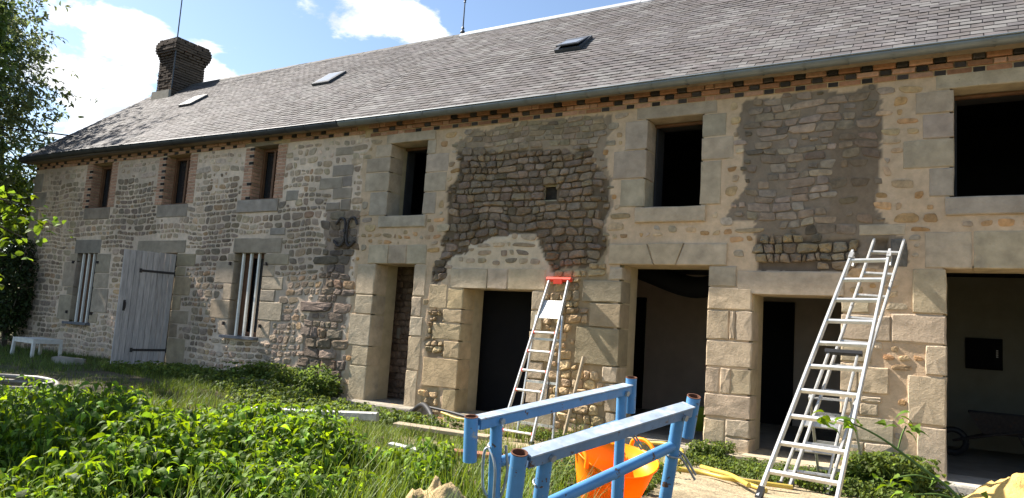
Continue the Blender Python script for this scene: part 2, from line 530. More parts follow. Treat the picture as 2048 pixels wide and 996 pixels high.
# openings in the front wall: x0, x1, z0, z1, depth of the reveal
OPEN = {
    'UW4': (-0.12, 0.72, 2.90, 4.08, 0.26), 'UW3': (-3.58, -2.85, 2.90, 4.07, 0.26), 'UW2': (-7.96, -7.23, 2.90, 4.09, 0.34),
    'LW3': (-11.30, -10.66, 3.29, 4.29, 0.30), 'LW2': (-13.97, -13.19, 3.29, 4.30, 0.30), 'LW1': (-16.65, -15.90, 3.30, 4.28, 0.30),
    'BW1': (-16.82, -16.05, 0.79, 2.29, 0.30), 'BW2': (-11.52, -10.73, 0.80, 2.30, 0.30),
    'D1': (-8.09, -7.29, -0.02, 2.13, 0.50), 'D2': (-6.34, -5.17, -0.02, 1.78, 0.40), 'D3': (-3.84, -2.70, -0.02, 2.14, 0.46),
    'D4': (-2.16, -1.20, -0.02, 1.81, 0.50), 'D5': (-0.19, 1.25, -0.02, 2.14, 0.46), 'LD': (-14.30, -13.26, 0.12, 2.30, 0.4),
    'HOLE': (-5.12, -4.92, 3.08, 3.25, 0.5),
}
REGION = {
    'dark_rubble': [(-6.61, 3.85), (-5.52, 3.81), (-4.39, 3.71), (-4.35, 3.51), (-4.10, 3.32), (-4.12, 2.80), (-4.16, 2.51), (-4.16, 2.17), (-4.81, 2.08), (-5.02, 2.24), (-5.13, 2.56), (-5.54, 2.58), (-6.25, 2.45), (-6.28, 2.35), (-6.70, 2.25), (-6.79, 2.46), (-6.76, 2.87), (-6.84, 3.21), (-6.64, 3.43)],
    'left_strip': [(-6.68, 2.43), (-6.53, 2.26), (-6.69, 2.15), (-6.70, 1.89), (-6.97, 1.80), (-6.95, 2.07), (-6.80, 2.21)],
    'grey_render': [(-6.69, 4.02), (-6.31, 4.19), (-4.12, 4.20), (-4.10, 3.94), (-4.20, 3.80), (-4.04, 3.32), (-4.10, 2.2), (-4.20, 2.2), (-4.30, 3.51), (-4.39, 3.71), (-6.61, 3.85)],
    'right_rubble': [(-5.07, 2.48), (-4.12, 2.48), (-4.06, 2.02), (-3.86, 0.86), (-3.80, 0.56), (-3.80, -0.2), (-5.22, -0.2), (-5.26, 0.78), (-5.02, 1.24), (-4.97, 1.82), (-4.80, 2.01), (-5.00, 2.24)],
    'small_left': [(-6.94, 1.45), (-6.67, 1.46), (-6.66, 1.26), (-6.87, 1.25), (-6.84, 0.98), (-6.62, 1.00), (-6.59, 0.76), (-6.97, 0.73), (-6.95, 0.99)],
    'small_left2': [(-7.00, 0.30), (-6.60, 0.29), (-6.58, -0.1), (-7.05, -0.1)],
    'stack': [(-2.17, 2.47), (-1.05, 2.44), (-1.10, 2.10), (-2.14, 2.10)],
    'brown_render': [(-1.33, 3.76), (-0.84, 3.74), (-0.84, 2.63), (-1.34, 2.64), (-1.34, 3.31)],
    'dark_render': [(-2.38, 4.20), (-1.69, 4.22), (-0.85, 4.20), (-0.82, 2.65), (-0.60, 2.50), (-0.56, 2.14), (-1.05, 2.13), (-2.14, 2.12), (-2.18, 2.66), (-2.50, 2.71), (-2.51, 2.97), (-2.33, 3.08), (-2.32, 3.53), (-2.38, 3.75)],
    'cream_patch': [(-6.70, 2.26), (-6.25, 2.45), (-5.54, 2.58), (-5.13, 2.56), (-5.02, 2.24), (-4.81, 2.08), (-4.97, 1.92), (-6.63, 1.89)],
    'seam_dark': [(-9.3, 3.1), (-8.52, 2.99), (-8.48, 2.67), (-8.59, 2.37), (-8.66, 1.85), (-8.62, -0.1), (-9.6, -0.1), (-9.5, 1.2), (-9.25, 1.84), (-9.29, 2.71)],
    'pale_top': [(-19.2, 4.45), (-8.47, 4.45), (-8.44, 4.05), (-8.77, 3.86), (-11.0, 3.95), (-13.0, 3.86), (-19.2, 4.0)],
}
SEAM = -8.56


def region_of(x, z):
    """name of the kind of masonry at a place of the wall, with ragged borders"""
    x = np.asarray(x, float); z = np.asarray(z, float)
    xx = x + (fbm(NA, x * 4.1, z * 4.1) - 0.5) * 0.20
    zz = z + (fbm(NB, x * 4.1, z * 4.1) - 0.5) * 0.20
    out = np.full(x.shape, 'pointed', dtype=object)
    out[xx < SEAM] = 'left'
    for k in ('pale_top', 'seam_dark', 'cream_patch', 'dark_render', 'brown_render', 'stack', 'grey_render', 'right_rubble', 'dark_rubble', 'left_strip', 'small_left', 'small_left2'):
        out[in_poly(xx, zz, REGION[k])] = k
    return out


MORTAR = {'pointed': (0.56, 0.425, 0.275), 'left': (0.68, 0.56, 0.42), 'pale_top': (0.66, 0.54, 0.41), 'seam_dark': (0.30, 0.24, 0.18), 'cream_patch': (0.58, 0.475, 0.325),
          'dark_render': (0.225, 0.182, 0.13), 'brown_render': (0.20, 0.155, 0.105), 'stack': (0.15, 0.115, 0.08), 'grey_render': (0.30, 0.24, 0.165),
          'right_rubble': (0.36, 0.28, 0.165), 'dark_rubble': (0.16, 0.12, 0.075), 'left_strip': (0.18, 0.14, 0.10), 'small_left': (0.25, 0.19, 0.12), 'small_left2': (0.40, 0.32, 0.19)}
RECESS = {'dark_rubble': 0.035, 'right_rubble': 0.020, 'stack': 0.04, 'left_strip': 0.03, 'small_left': 0.03, 'small_left2': 0.01, 'dark_render': 0.006, 'grey_render': 0.006, 'brown_render': 0.0}

BLOCKS = {
    'UW2': [(-8.08, -7.08, 4.09, 4.27), (-8.29, -7.96, 3.88, 4.08), (-8.47, -7.96, 3.63, 3.865), (-8.47, -7.96, 3.31, 3.615), (-8.33, -7.96, 2.91, 3.295), (-7.23, -7.06, 3.87, 4.08), (-7.23, -6.79, 3.57, 3.855), (-7.23, -6.81, 3.26, 3.555), (-7.23, -6.98, 2.91, 3.245), (-8.10, -7.14, 2.71, 2.895)],
    'D1': [(-8.26, -7.85, 2.13, 2.43), (-7.84, -7.48, 2.13, 2.43), (-7.47, -7.08, 2.13, 2.43), (-8.47, -8.09, 1.635, 2.12), (-8.45, -8.09, 1.325, 1.62), (-8.54, -8.09, 0.82, 1.31), (-8.43, -8.09, 0.51, 0.805), (-8.45, -8.09, -0.06, 0.495), (-7.29, -7.05, 1.635, 2.12), (-7.29, -7.10, 1.33, 1.62), (-7.29, -7.05, 1.03, 1.315), (-7.29, -7.05, 0.52, 1.015), (-7.29, -7.07, -0.06, 0.505)],
    'D2': [(-6.58, -5.94, 1.78, 2.07), (-5.93, -5.59, 1.78, 2.07), (-5.58, -4.97, 1.78, 2.08), (-5.17, -4.98, 1.51, 1.77), (-5.17, -4.99, 1.23, 1.495), (-5.17, -4.84, 0.81, 1.215), (-5.17, -4.94, 0.57, 0.795), (-5.17, -4.83, 0.24, 0.555), (-5.17, -4.75, -0.08, 0.225),
           (-6.62, -6.34, 1.47, 1.77), (-6.68, -6.34, 1.265, 1.455), (-6.85, -6.34, 1.005, 1.25), (-6.62, -6.34, 0.745, 0.99), (-6.97, -6.34, 0.31, 0.73), (-6.58, -6.34, -0.06, 0.295), (-6.96, -6.63, 1.47, 1.82)],
    'UW3': [(-3.74, -2.67, 4.075, 4.25), (-3.89, -3.58, 3.68, 4.06), (-4.04, -3.58, 3.29, 3.665), (-3.92, -3.58, 2.91, 3.275), (-2.85, -2.55, 3.77, 4.06), (-2.85, -2.45, 3.47, 3.755), (-2.85, -2.59, 2.91, 3.455), (-3.70, -2.77, 2.70, 2.895)],
    'D3': [(-4.02, -3.84, 1.95, 2.11), (-4.40, -3.84, 1.65, 1.935), (-4.28, -3.84, 1.325, 1.635), (-4.46, -3.84, 0.83, 1.31), (-4.05, -3.84, 0.62, 0.815), (-4.00, -3.84, 0.25, 0.605), (-3.97, -3.84, -0.10, 0.235), (-2.70, -2.37, 1.895, 2.14), (-2.70, -2.18, 1.62, 1.88), (-2.70, -2.44, 1.26, 1.605), (-2.43, -2.365, 1.27, 1.60), (-2.355, -2.16, 1.26, 1.605), (-2.70, -2.16, 0.935, 1.245), (-2.70, -2.53, 0.625, 0.92), (-2.52, -2.40, 0.625, 0.92), (-2.39, -2.16, 0.63, 0.92), (-2.70, -2.16, 0.35, 0.612), (-2.70, -2.45, 0.04, 0.32), (-2.44, -2.16, 0.135, 0.335), (-2.44, -2.16, -0.10, 0.12), (-2.70, -2.45, -0.12, 0.03)],
    'D4': [(-2.355, -1.17, 1.81, 2.09), (-2.17, -2.165, 0, 0.01), (-1.20, -0.71, 1.34, 1.62), (-1.20, -0.92, 1.64, 1.795), (-1.20, -0.89, 1.10, 1.325), (-1.20, -1.03, 0.78, 1.085), (-1.02, -0.72, 0.78, 1.06), (-1.20, -1.01, 0.54, 0.765), (-0.99, -0.79, 0.68, 0.745), (-1.00, -0.82, 0.54, 0.665), (-1.20, -0.67, 0.27, 0.52), (-1.20, -0.96, -0.1, 0.255), (-0.95, -0.67, 0.07, 0.255)],
    'D5': [(-0.39, 0.045, 2.14, 2.53), (0.055, 0.75, 2.14, 2.53), (0.76, 1.45, 2.14, 2.53), (-0.50, -0.19, 1.66, 2.13), (-0.70, -0.19, 1.34, 1.645), (-0.38, -0.19, 1.02, 1.325), (-0.54, -0.19, 0.50, 1.005), (-0.45, -0.19, -0.08, 0.485), (1.25, 1.6, 1.3, 2.13), (1.25, 1.7, 0.6, 1.28), (1.25, 1.55, -0.08, 0.58)],
    'UW4': [(-0.29, 0.90, 4.085, 4.30), (-0.48, -0.12, 3.83, 4.07), (-0.41, -0.12, 3.55, 3.815), (-0.60, -0.12, 3.23, 3.535), (-0.35, -0.12, 2.91, 3.215), (-0.20, 0.85, 2.70, 2.895), (-1.03, -0.57, 2.50, 2.62), (0.72, 1.1, 2.91, 3.5), (0.72, 1.0, 3.52, 4.07)],
    'BW1': [(-16.95, -15.95, 2.29, 2.59), (-17.30, -16.82, 1.55, 2.10), (-17.10, -16.82, 2.12, 2.28), (-17.33, -16.82, 0.82, 1.36), (-17.05, -16.82, 1.37, 1.54), (-16.05, -15.52, 1.87, 2.28), (-16.05, -15.50, 1.55, 1.855), (-16.05, -15.45, 1.02, 1.535), (-16.05, -15.75, 0.80, 1.005), (-19.12, -18.50, 3.38, 3.74), (-19.12, -18.75, 2.9, 3.36), (-19.12, -18.55, 2.45, 2.88), (-19.12, -18.8, 2.05, 2.43), (-19.12, -18.5, 1.55, 2.03), (-19.12, -18.75, 1.1, 1.53), (-19.12, -18.5, 0.6, 1.08), (-19.12, -18.7, 0.0, 0.58), (-19.12, -18.75, 3.76, 4.2)],
    'LD': [(-14.60, -13.02, 2.30, 2.55), (-13.26, -12.68, 2.04, 2.285), (-13.26, -12.95, 1.85, 2.025), (-13.26, -12.74, 1.48, 1.835), (-13.26, -12.98, 1.19, 1.465), (-13.26, -12.69, 0.93, 1.175), (-13.26, -12.98, 0.66, 0.915), (-13.26, -12.69, 0.05, 0.645), (-14.10, -13.10, 3.02, 3.28), (-16.78, -15.80, 3.04, 3.295)],
    'BW2': [(-11.60, -10.32, 2.30, 2.57), (-12.03, -11.52, 1.74, 2.14), (-11.72, -11.52, 2.15, 2.29), (-11.76, -11.52, 1.44, 1.73), (-12.06, -11.52, 1.09, 1.43), (-11.78, -11.52, 0.80, 1.08), (-10.73, -10.10, 2.09, 2.285), (-10.73, -10.43, 1.88, 2.08), (-10.73, -10.19, 1.65, 1.87), (-10.73, -10.36, 1.44, 1.64), (-10.73, -10.14, 1.11, 1.43), (-10.73, -10.40, 0.80, 1.10)],
    'LW': [(-11.60, -10.50, 3.05, 3.28), (-11.62, -10.58, 4.29, 4.42), (-9.24, -8.76, 3.61, 3.80), (-9.52, -8.99, 3.40, 3.59), (-8.98, -8.77, 3.42, 3.60), (-9.18, -8.75, 3.22, 3.40), (-9.31, -9.00, 3.03, 3.16), (-8.98, -8.76, 3.02, 3.21), (-10.32, -10.02, 3.23, 3.41), (-10.65, -10.26, 2.62, 2.75), (-9.21, -8.79, 3.97, 4.11)],
}
del BLOCKS['D4'][1]


# --- colours of the cut blocks; sun on the lower ones is put into their tone
def block_colour(key, x, z):
    if key in ('BW1', 'LD', 'BW2', 'LW'):
        c = np.array([0.39, 0.32, 0.235])
        if z > 2.25: c = np.array([0.30, 0.258, 0.205])
        if key == 'LD' and z < 2.2: c = np.array([0.36, 0.29, 0.195])
    else:
        c = np.array([0.47, 0.385, 0.265])
        if z > 2.6: c = np.array([0.42, 0.345, 0.255])
        if key == 'D3' and 0.8 < z < 1.9 and x < -3.9: c = np.array([0.33, 0.27, 0.18])
        if key == 'D2' and x < -6.3: c = np.array([0.46, 0.36, 0.22])
    return tuple(c * (1 + (random.random() - 0.5) * 0.24) * np.array([1.01 + random.uniform(-.03, .05), 0.99, 1 + random.uniform(-.08, .04)]))


OC = 0.01
ox0, oz0 = XL - 0.1, -0.4
NXO, NZO = int((XR - ox0) / OC) + 5, int((4.7 - oz0) / OC) + 5
OCC = np.zeros((NXO, NZO), bool)


def occ(x0, x1, z0, z1, set_=True):
    i0, i1 = int((x0 - ox0) / OC), int((x1 - ox0) / OC) + 1
    j0, j1 = int((z0 - oz0) / OC), int((z1 - oz0) / OC) + 1
    i0 = max(i0, 0); j0 = max(j0, 0)
    if set_:
        OCC[i0:i1, j0:j1] = True
    else:
        s = OCC[i0:i1, j0:j1]
        return 1.0 if s.size == 0 else s.mean()


for k, (a, b, c, d, dep) in OPEN.items():
    m = 0.245 if k.startswith('LW') else 0.02
    if k == 'HOLE': m = -0.02
    occ(a - m, b + m, c - 0.02, d + 0.02)
occ(-14.75, -13.0, 0, 2.6)
for k, l in BLOCKS.items():
    for a, b, c, d in l:
        occ(a - 0.012, b + 0.012, c - 0.012, d + 0.012)
occ(ox0, SEAM, 4.30, 4.7)
occ(SEAM, XR, 4.235, 4.7)
occ(-0.89, -0.55, 2.13, 2.48)       # put-log hole


def relief(X, Z):
    return (fbm(NA, X * 7, Z * 7, 3) - 0.5) * 0.014 + (fbm(NB, X * 1.2, Z * 1.2, 2) - 0.5) * 0.02


def build_wall():
    # ---- the mortar face as a relief sheet
    st = 0.03
    xs = np.arange(XL, XR + st, st); zs = np.arange(-0.35, 4.47, st)
    X, Z = np.meshgrid(xs, zs, indexing='ij')
    reg_ = region_of(X.ravel(), Z.ravel())
    C = np.array([MORTAR[k] for k in reg_])
    rec = np.array([RECESS.get(k, 0.0) for k in reg_]).reshape(X.shape)
    # soften the recess a little
    r2 = rec.copy()
    for _ in range(1):
        r2[1:-1, 1:-1] = (rec[1:-1, 1:-1] * 2 + rec[:-2, 1:-1] + rec[2:, 1:-1] + rec[1:-1, :-2] + rec[1:-1, 2:]) / 6
    Y = r2 + relief(X, Z)
    for hx, hz, hw, hh, dp in ((-0.80, 2.38, 0.07, 0.08, 0.085),):
        inside = (np.abs(X - hx) < hw) & (np.abs(Z - hz) < hh)
        Y[inside] = dp
    n = fbm(NC, X * 1.7, Z * 1.7, 4).reshape(-1, 1)
    C = C * (0.80 + 0.4 * n) * np.array([1.04, 0.99, 1.0])
    # damp, mossy foot of the wall and soot-dark rain streaks: stains of their own
    foot = (sstep(0.45, 0.0, Z) * sstep(0.35, 0.6, fbm(NB, X * 2.1, Z * 2.1))).reshape(-1, 1)
    C = C * (1 - 0.35 * foot * np.array([1, 0.9, 1.0]))
    st_l = (sstep(0.52, 0.66, fbm(NA, X * 0.9 + 40, Z * 0.7 + 9)) * (X < SEAM)).reshape(-1, 1)
    C = C * (1 - 0.22 * st_l)
    idx = np.arange(X.size).reshape(X.shape)
    F = np.stack([idx[:-1, :-1], idx[1:, :-1], idx[1:, 1:], idx[:-1, 1:]], -1).reshape(-1, 4)
    cx = (X[:-1, :-1] + st / 2).ravel(); cz = (Z[:-1, :-1] + st / 2).ravel()
    keep = np.ones(len(F), bool)
    for k, (a, b, c, d, dep) in OPEN.items():
        m = 0.03
        keep &= ~((cx > a - m) & (cx < b + m) & (cz > c - m) & (cz < d + m))
    V = np.stack([X.ravel(), Y.ravel(), Z.ravel()], -1)
    wall = mesh_np('wall', V, F[keep], C, MT['mortar'], house, (-9, 0, 0), True)
    return wall


WALL = build_wall()


def core_boxes():
    mb = MB()
    xs = sorted({XL + 0.02, XR} | {v for a in OPEN.values() for v in (a[0] - 0.012, a[1] + 0.012)})
    for x0, x1 in zip(xs[:-1], xs[1:]):
        xm = (x0 + x1) / 2
        iv = sorted((a[2] - 0.012, a[3] + 0.012) for a in OPEN.values() if a[0] - 0.012 < xm < a[1] + 0.012)
        z = -0.4
        for c, d in iv:
            if c > z: mb.box(x0, x1, 0.09, 0.56, z, c)
            z = d
        mb.box(x0, x1, 0.09, 0.56, z, 4.5)
    return mb


core_boxes().build('wall_core', MT['jamb'], house)
gm = MB()
gm.box(XL, XL + 0.5, 0.56, YB, -0.4, 4.5)
gm.box(XR - 0.5, XR, 0.56, YB, -0.4, 4.5)
gm.box(XL, XR, YB - 0.5, YB, -0.4, 4.5)
gm.add([(XL, 0, 4.5), (XL, YB, 4.5), (XL, RY, RZ - 0.12), (XL + .5, 0, 4.5), (XL + .5, YB, 4.5), (XL + .5, RY, RZ - 0.12)], [(0, 2, 1), (3, 4, 5), (0, 3, 5, 2), (1, 2, 5, 4)])
gm.add([(XR, 0, 4.5), (XR, YB, 4.5), (XR, RY, RZ - 0.12), (XR - .5, 0, 4.5), (XR - .5, YB, 4.5), (XR - .5, RY, RZ - 0.12)], [(0, 1, 2), (3, 5, 4), (0, 2, 5, 3), (1, 4, 5, 2)])
gm.build('gable_wall', MT['jamb'], house)


# ---- cut blocks, one object each
def block(mb, x0, x1, z0, z1, yf, yb, bev, col, rough=0.006):
    """squared stone with chipped arrises: front fan, bevel ring, sides"""
    def ring(ins, y, j):
        pts = []
        cs = [(x0 + ins, z0 + ins), (x1 - ins, z0 + ins), (x1 - ins, z1 - ins), (x0 + ins, z1 - ins)]
        for i in range(4):
            a = cs[i]; b = cs[(i + 1) % 4]
            for t in (0.0, 0.35, 0.7):
                pts.append((a[0] + (b[0] - a[0]) * t + random.uniform(-j, j), y + random.uniform(-j, j) * 0.5, a[1] + (b[1] - a[1]) * t + random.uniform(-j, j)))
        return pts
    n = 12
    r0 = ring(bev, yf, rough * 0.6)
    r1 = ring(0.0, yf + bev * 0.9, rough * 0.5)
    r2 = [(p[0], yb, p[2]) for p in r1]
    vs = r0 + r1 + r2 + [((x0 + x1) / 2, yf - random.uniform(0, 0.004), (z0 + z1) / 2)]
    fs = [(i, (i + 1) % n, 3 * n) for i in range(n)]
    fs += [(n + i, n + (i + 1) % n, (i + 1) % n, i) for i in range(n)]
    fs += [(2 * n + i, 2 * n + (i + 1) % n, n + (i + 1) % n, n + i) for i in range(n)]
    mb.add(vs, fs, col)


def build_blocks():
    for key, l in BLOCKS.items():
        for (a, b, c, d) in l:
            mb = MB()
            sill = (key in ('UW2', 'UW3', 'UW4') and abs(d - 2.895) < 0.01) or (key == 'LW' and abs(d - 3.28) < .01)
            depth = 0.30
            bev = random.uniform(0.006, 0.012)
            low = c < 2.0 and key in ('D1', 'D2', 'D3', 'D4', 'D5')
            yf = -0.011 - random.uniform(0, 0.006) - (0.02 if sill else 0)
            if low: bev = random.uniform(0.006, 0.014)
            block(mb, a + 0.001, b - 0.001, c + 0.001, d - 0.001, yf, depth, bev, block_colour(key, (a + b) / 2, (c + d) / 2), 0.011 if low else 0.007)
            nm = 'lintel' if (key in OPEN and abs(c - OPEN[key][3]) < 0.02) else ('sill' if sill else 'ashlar_block')
            mb.build(nm, MT['ashlar'], WALL, ((a + b) / 2, 0, c))
    # the three wedge stones over the wide doorway
    for q in ([(-4.04, 2.15), (-3.42, 2.15), (-3.52, 2.42), (-4.04, 2.42)], [(-3.41, 2.15), (-3.13, 2.15), (-3.03, 2.43), (-3.51, 2.43)], [(-3.12, 2.15), (-2.49, 2.15), (-2.49, 2.42), (-3.02, 2.42)]):
        mb = MB()
        yf = -0.02 - random.uniform(0, 0.006)
        cx = sum(p[0] for p in q) / 4; cz = sum(p[1] for p in q) / 4
        ins = [(p[0] + (0.01 if p[0] < cx else -0.01), p[1] + (0.01 if p[1] < cz else -0.01)) for p in q]
        vs = [(p[0], yf, p[1]) for p in ins] + [(p[0], yf + 0.01, p[1]) for p in q] + [(p[0], 0.3, p[1]) for p in q]
        mb.add(vs, [(0, 1, 2, 3)] + [(4 + i, 4 + (i + 1) % 4, (i + 1) % 4, i) for i in range(4)] + [(8 + i, 8 + (i + 1) % 4, 4 + (i + 1) % 4, 4 + i) for i in range(4)], block_colour('D3', -3, 2.3))
        mb.build('lintel', MT['ashlar'], WALL, (cx, 0, 2.15))


occ(-4.06, -2.47, 2.13, 2.45)
build_blocks()

# ---- rubble
STYLE = {  # course height, aspect, joint, roundness, proud, keep
    'left': (0.112, 1.20, 0.022, 0.56, 0.010, 0.98), 'pale_top': (0.115, 1.4, 0.026, 0.52, 0.006, 0.8), 'seam_dark': (0.130, 1.7, 0.006, 0.42, 0.022, 0.98),
    'pointed': (0.118, 1.40, 0.040, 0.60, 0.008, 0.80), 'cream_patch': (0.115, 1.5, 0.040, 0.60, 0.008, 0.85),
    'dark_rubble': (0.100, 1.30, 0.004, 0.55, 0.046, 1.0), 'left_strip': (0.12, 1.2, 0.003, 0.45, 0.04, 1.0), 'right_rubble': (0.112, 1.10, 0.004, 0.54, 0.042, 1.0),
    'small_left': (0.09, 1.1, 0.002, 0.5, 0.04, 1.0), 'small_left2': (0.10, 1.2, 0.006, 0.5, 0.03, 0.95), 'stack': (0.115, 0.85, 0.003, 0.42, 0.055, 1.0),
    'dark_render': (0.092, 1.8, 0.002, 0.42, 0.013, 0.85), 'grey_render': (0.080, 1.9, 0.003, 0.42, 0.011, 0.95), 'brown_render': (0.10, 1.6, 0.012, 0.5, 0.006, 0.6)}
EMBED = {'left', 'pale_top', 'seam_dark', 'pointed', 'cream_patch', 'dark_render', 'grey_render', 'brown_render'}
TONE = {'left': (0.43, 0.345, 0.24), 'pale_top': (0.50, 0.41, 0.30), 'seam_dark': (0.215, 0.175, 0.13), 'pointed': (0.42, 0.31, 0.18), 'cream_patch': (0.37, 0.295, 0.195),
        'dark_rubble': (0.225, 0.176, 0.12), 'left_strip': (0.22, 0.17, 0.12), 'right_rubble': (0.36, 0.28, 0.165), 'small_left': (0.36, 0.28, 0.165), 'small_left2': (0.42, 0.33, 0.19), 'stack': (0.25, 0.20, 0.13),
        'dark_render': (0.225, 0.182, 0.13), 'grey_render': (0.29, 0.235, 0.158), 'brown_render': (0.195, 0.148, 0.098)}


def stone_tone(k, x, z):
    c = np.array(TONE[k])
    v = 1 + random.gauss(0, 0.17)
    if k in ('left', 'seam_dark'):
        s = float(sstep(0.47, 0.63, fbm(NA, x * 0.9 + 40, z * 0.7 + 9)))
        c = c * (1 - 0.42 * s) + np.array([0.0, 0.002, 0.006]) * s
        if random.random() < 0.08: c = c * np.array([1.15, 1.0, 0.85])
        if z < 1.4 and k == 'left': c = c * 1.12
    if k in ('dark_rubble', 'right_rubble'):
        t = float(sstep(1.9, 0.9, z)); c = c * (1 + 0.35 * t)
        if k == 'dark_rubble' and z < 2.9: c = c * 0.86
    if k == 'pointed':
        r = random.random()
        if r < 0.25: c = np.array([0.45, 0.37, 0.26])
        elif r < 0.55: c = np.array([0.45, 0.28, 0.13])
        elif r < 0.60: c = np.array([0.32, 0.27, 0.20])
    if k == 'dark_render':
        s = float(sstep(0.40, 0.60, fbm(NB, x * 2 + 3, z * 2))); c = c * (1.2 - 0.5 * s)
    v = max(0.55, min(1.5, v))
    c = c * np.array([1.035, 0.985, 1.0])
    return tuple(np.clip(c * v * np.array([1 + random.uniform(-.05, .07), 1, 1 + random.uniform(-.10, .08)]), 0.02, 0.8))


def stone_shape(quad, base, proud, e, col):
    """rough lump from a four-cornered cell (corners x,z, counter-clockwise from bottom left)"""
    n = 12
    (ax, az), (bx, bz), (cx, cz), (dx, dz) = quad
    ph = random.uniform(-0.25, 0.25)
    vs = []
    p1, p2, p3 = (random.uniform(0, 6.3) for _ in range(3))
    jit = [1 + 0.07 * math.sin(2 * PI * i / n * 2 + p1) + 0.06 * math.sin(2 * PI * i / n * 3 + p2) + random.uniform(-0.07, 0.05) for i in range(n)]
    tilt_x = random.uniform(-0.45, 0.45) * proud; tilt_z = random.uniform(-0.35, 0.35) * proud

    def bil(s, t):
        s = (s + 1) / 2; t = (t + 1) / 2
        x = (ax * (1 - s) + bx * s) * (1 - t) + (dx * (1 - s) + cx * s) * t
        z = (az * (1 - s) + bz * s) * (1 - t) + (dz * (1 - s) + cz * s) * t
        return x, z
    rings = ((1.0, 0.0), (0.92, 0.74), (0.66, 0.98))
    for ri, (sc, pr) in enumerate(rings):
        for i in range(n):
            a = 2 * PI * i / n + ph
            ca, sa = math.cos(a), math.sin(a)
            s = math.copysign(abs(ca) ** e, ca) * jit[i] * sc
            t = math.copysign(abs(sa) ** e, sa) * jit[i] * sc
            x, z = bil(s, t)
            y = base + (0.014 if ri == 0 else 0) - proud * pr * random.uniform(0.78, 1.15) + (tilt_x * s + tilt_z * t) * pr
            vs.append((x, y, z))
    x, z = bil(random.uniform(-.15, .15), random.uniform(-.15, .15))
    vs.append((x, base - proud * random.uniform(0.85, 1.12), z))
    fs = []
    for r in range(2):
        fs += [(r * n + i, r * n + (i + 1) % n, (r + 1) * n + (i + 1) % n, (r + 1) * n + i) for i in range(n)]
    fs += [(2 * n + i, 2 * n + (i + 1) % n, 3 * n) for i in range(n)]
    return vs, fs


STONES = []


def lay(kinds, seed):
    """courses of stones over the whole wall for one family of masonry"""
    rnd = random.Random(seed)
    for k in kinds:
        h0, asp, joint, e, proud, keep = STYLE[k]
        if k in REGION:
            P = REGION[k]
            bx0, bx1 = min(p[0] for p in P) - .15, max(p[0] for p in P) + .15
            bz0, bz1 = min(p[1] for p in P) - .15, max(p[1] for p in P) + .15
        elif k == 'left':
            bx0, bx1, bz0, bz1 = XL, SEAM + .2, -0.12, 4.32
        else:
            bx0, bx1, bz0, bz1 = SEAM - .2, XR, -0.2, 4.25
        z = bz0
        nzs = rnd.uniform(0, 100)
        hp = None
        while z < bz1:
            h = h0 * rnd.uniform(0.72, 1.32)
            x = bx0 + rnd.uniform(-0.1, 0)
            lean0 = rnd.uniform(-.012, .012)
            while x < bx1:
                w = h * asp * rnd.uniform(0.5, 1.75)
                if rnd.random() < 0.06: w *= 1.7
                x1 = x + w
                lean1 = rnd.uniform(-.016, .016)
                wav = lambda q, zz: zz + (float(NA(q * 1.9 + nzs, zz * 1.1)) - 0.5) * 0.09 + (float(NB(q * 6 + nzs, zz * 9)) - .5) * 0.035
                g = joint / 2
                quad = [(x + g + lean0, wav(x, z) + g), (x1 - g + lean1, wav(x1, z) + g), (x1 - g - lean1, wav(x1, z + h) - g), (x + g - lean0, wav(x, z + h) - g)]
                cells = [quad]
                if w / h < 1.1 and rnd.random() < 0.16 and h > 0.11:
                    m0 = ((quad[0][0] + quad[3][0]) / 2, (quad[0][1] + quad[3][1]) / 2); m1 = ((quad[1][0] + quad[2][0]) / 2, (quad[1][1] + quad[2][1]) / 2)
                    cells = [[quad[0], quad[1], (m1[0], m1[1] - g), (m0[0], m0[1] - g)], [(m0[0], m0[1] + g), (m1[0], m1[1] + g), quad[2], quad[3]]]
                for q in cells:
                    cx = sum(p[0] for p in q) / 4; cz = sum(p[1] for p in q) / 4
                    if cx > XR - .1 or rnd.random() > keep: continue
                    if k == 'pointed' and (cx > 1.3): continue
                    # stones near cut blocks are trimmed to fit
                    ok = False
                    for sx in (1.0, 0.85, 0.7, 0.55):
                        qq = [(cx + (p[0] - cx) * sx, cz + (p[1] - cz) * (1 - (1 - sx) * 0.6)) for p in q]
                        xa, xb = min(p[0] for p in qq), max(p[0] for p in qq); za, zb = min(p[1] for p in qq), max(p[1] for p in qq)
                        if occ(xa, xb, za, zb, False) < (0.22 if k in EMBED else 0.08):
                            ok = True; break
                    if not ok or zb - za < 0.03 or xb - xa < 0.03: continue
                    CAND.append((cx, cz, qq, k, xa, xb, za, zb))
                x = x1; lean0 = lean1
            z += h


OCK = np.zeros(OCC.shape, np.uint8)
KID = {k: i + 1 for i, k in enumerate(STYLE)}
CAND = []
lay(['dark_rubble', 'right_rubble', 'left_strip', 'small_left', 'small_left2', 'stack', 'cream_patch', 'seam_dark', 'grey_render', 'dark_render', 'brown_render', 'pale_top', 'left', 'pointed'], 5)
kk = region_of(np.array([c[0] for c in CAND]), np.array([c[1] for c in CAND]))
ka = region_of(np.array([c[4] for c in CAND]), np.array([c[1] for c in CAND]))
kb = region_of(np.array([c[5] for c in CAND]), np.array([c[1] for c in CAND]))
SOFT = {'dark_render', 'grey_render', 'brown_render', 'dark_rubble'}
kk = [k_ if (k_ not in SOFT or (a_ in SOFT and b_ in SOFT)) else 'none' for k_, a_, b_ in zip(kk, ka, kb)]


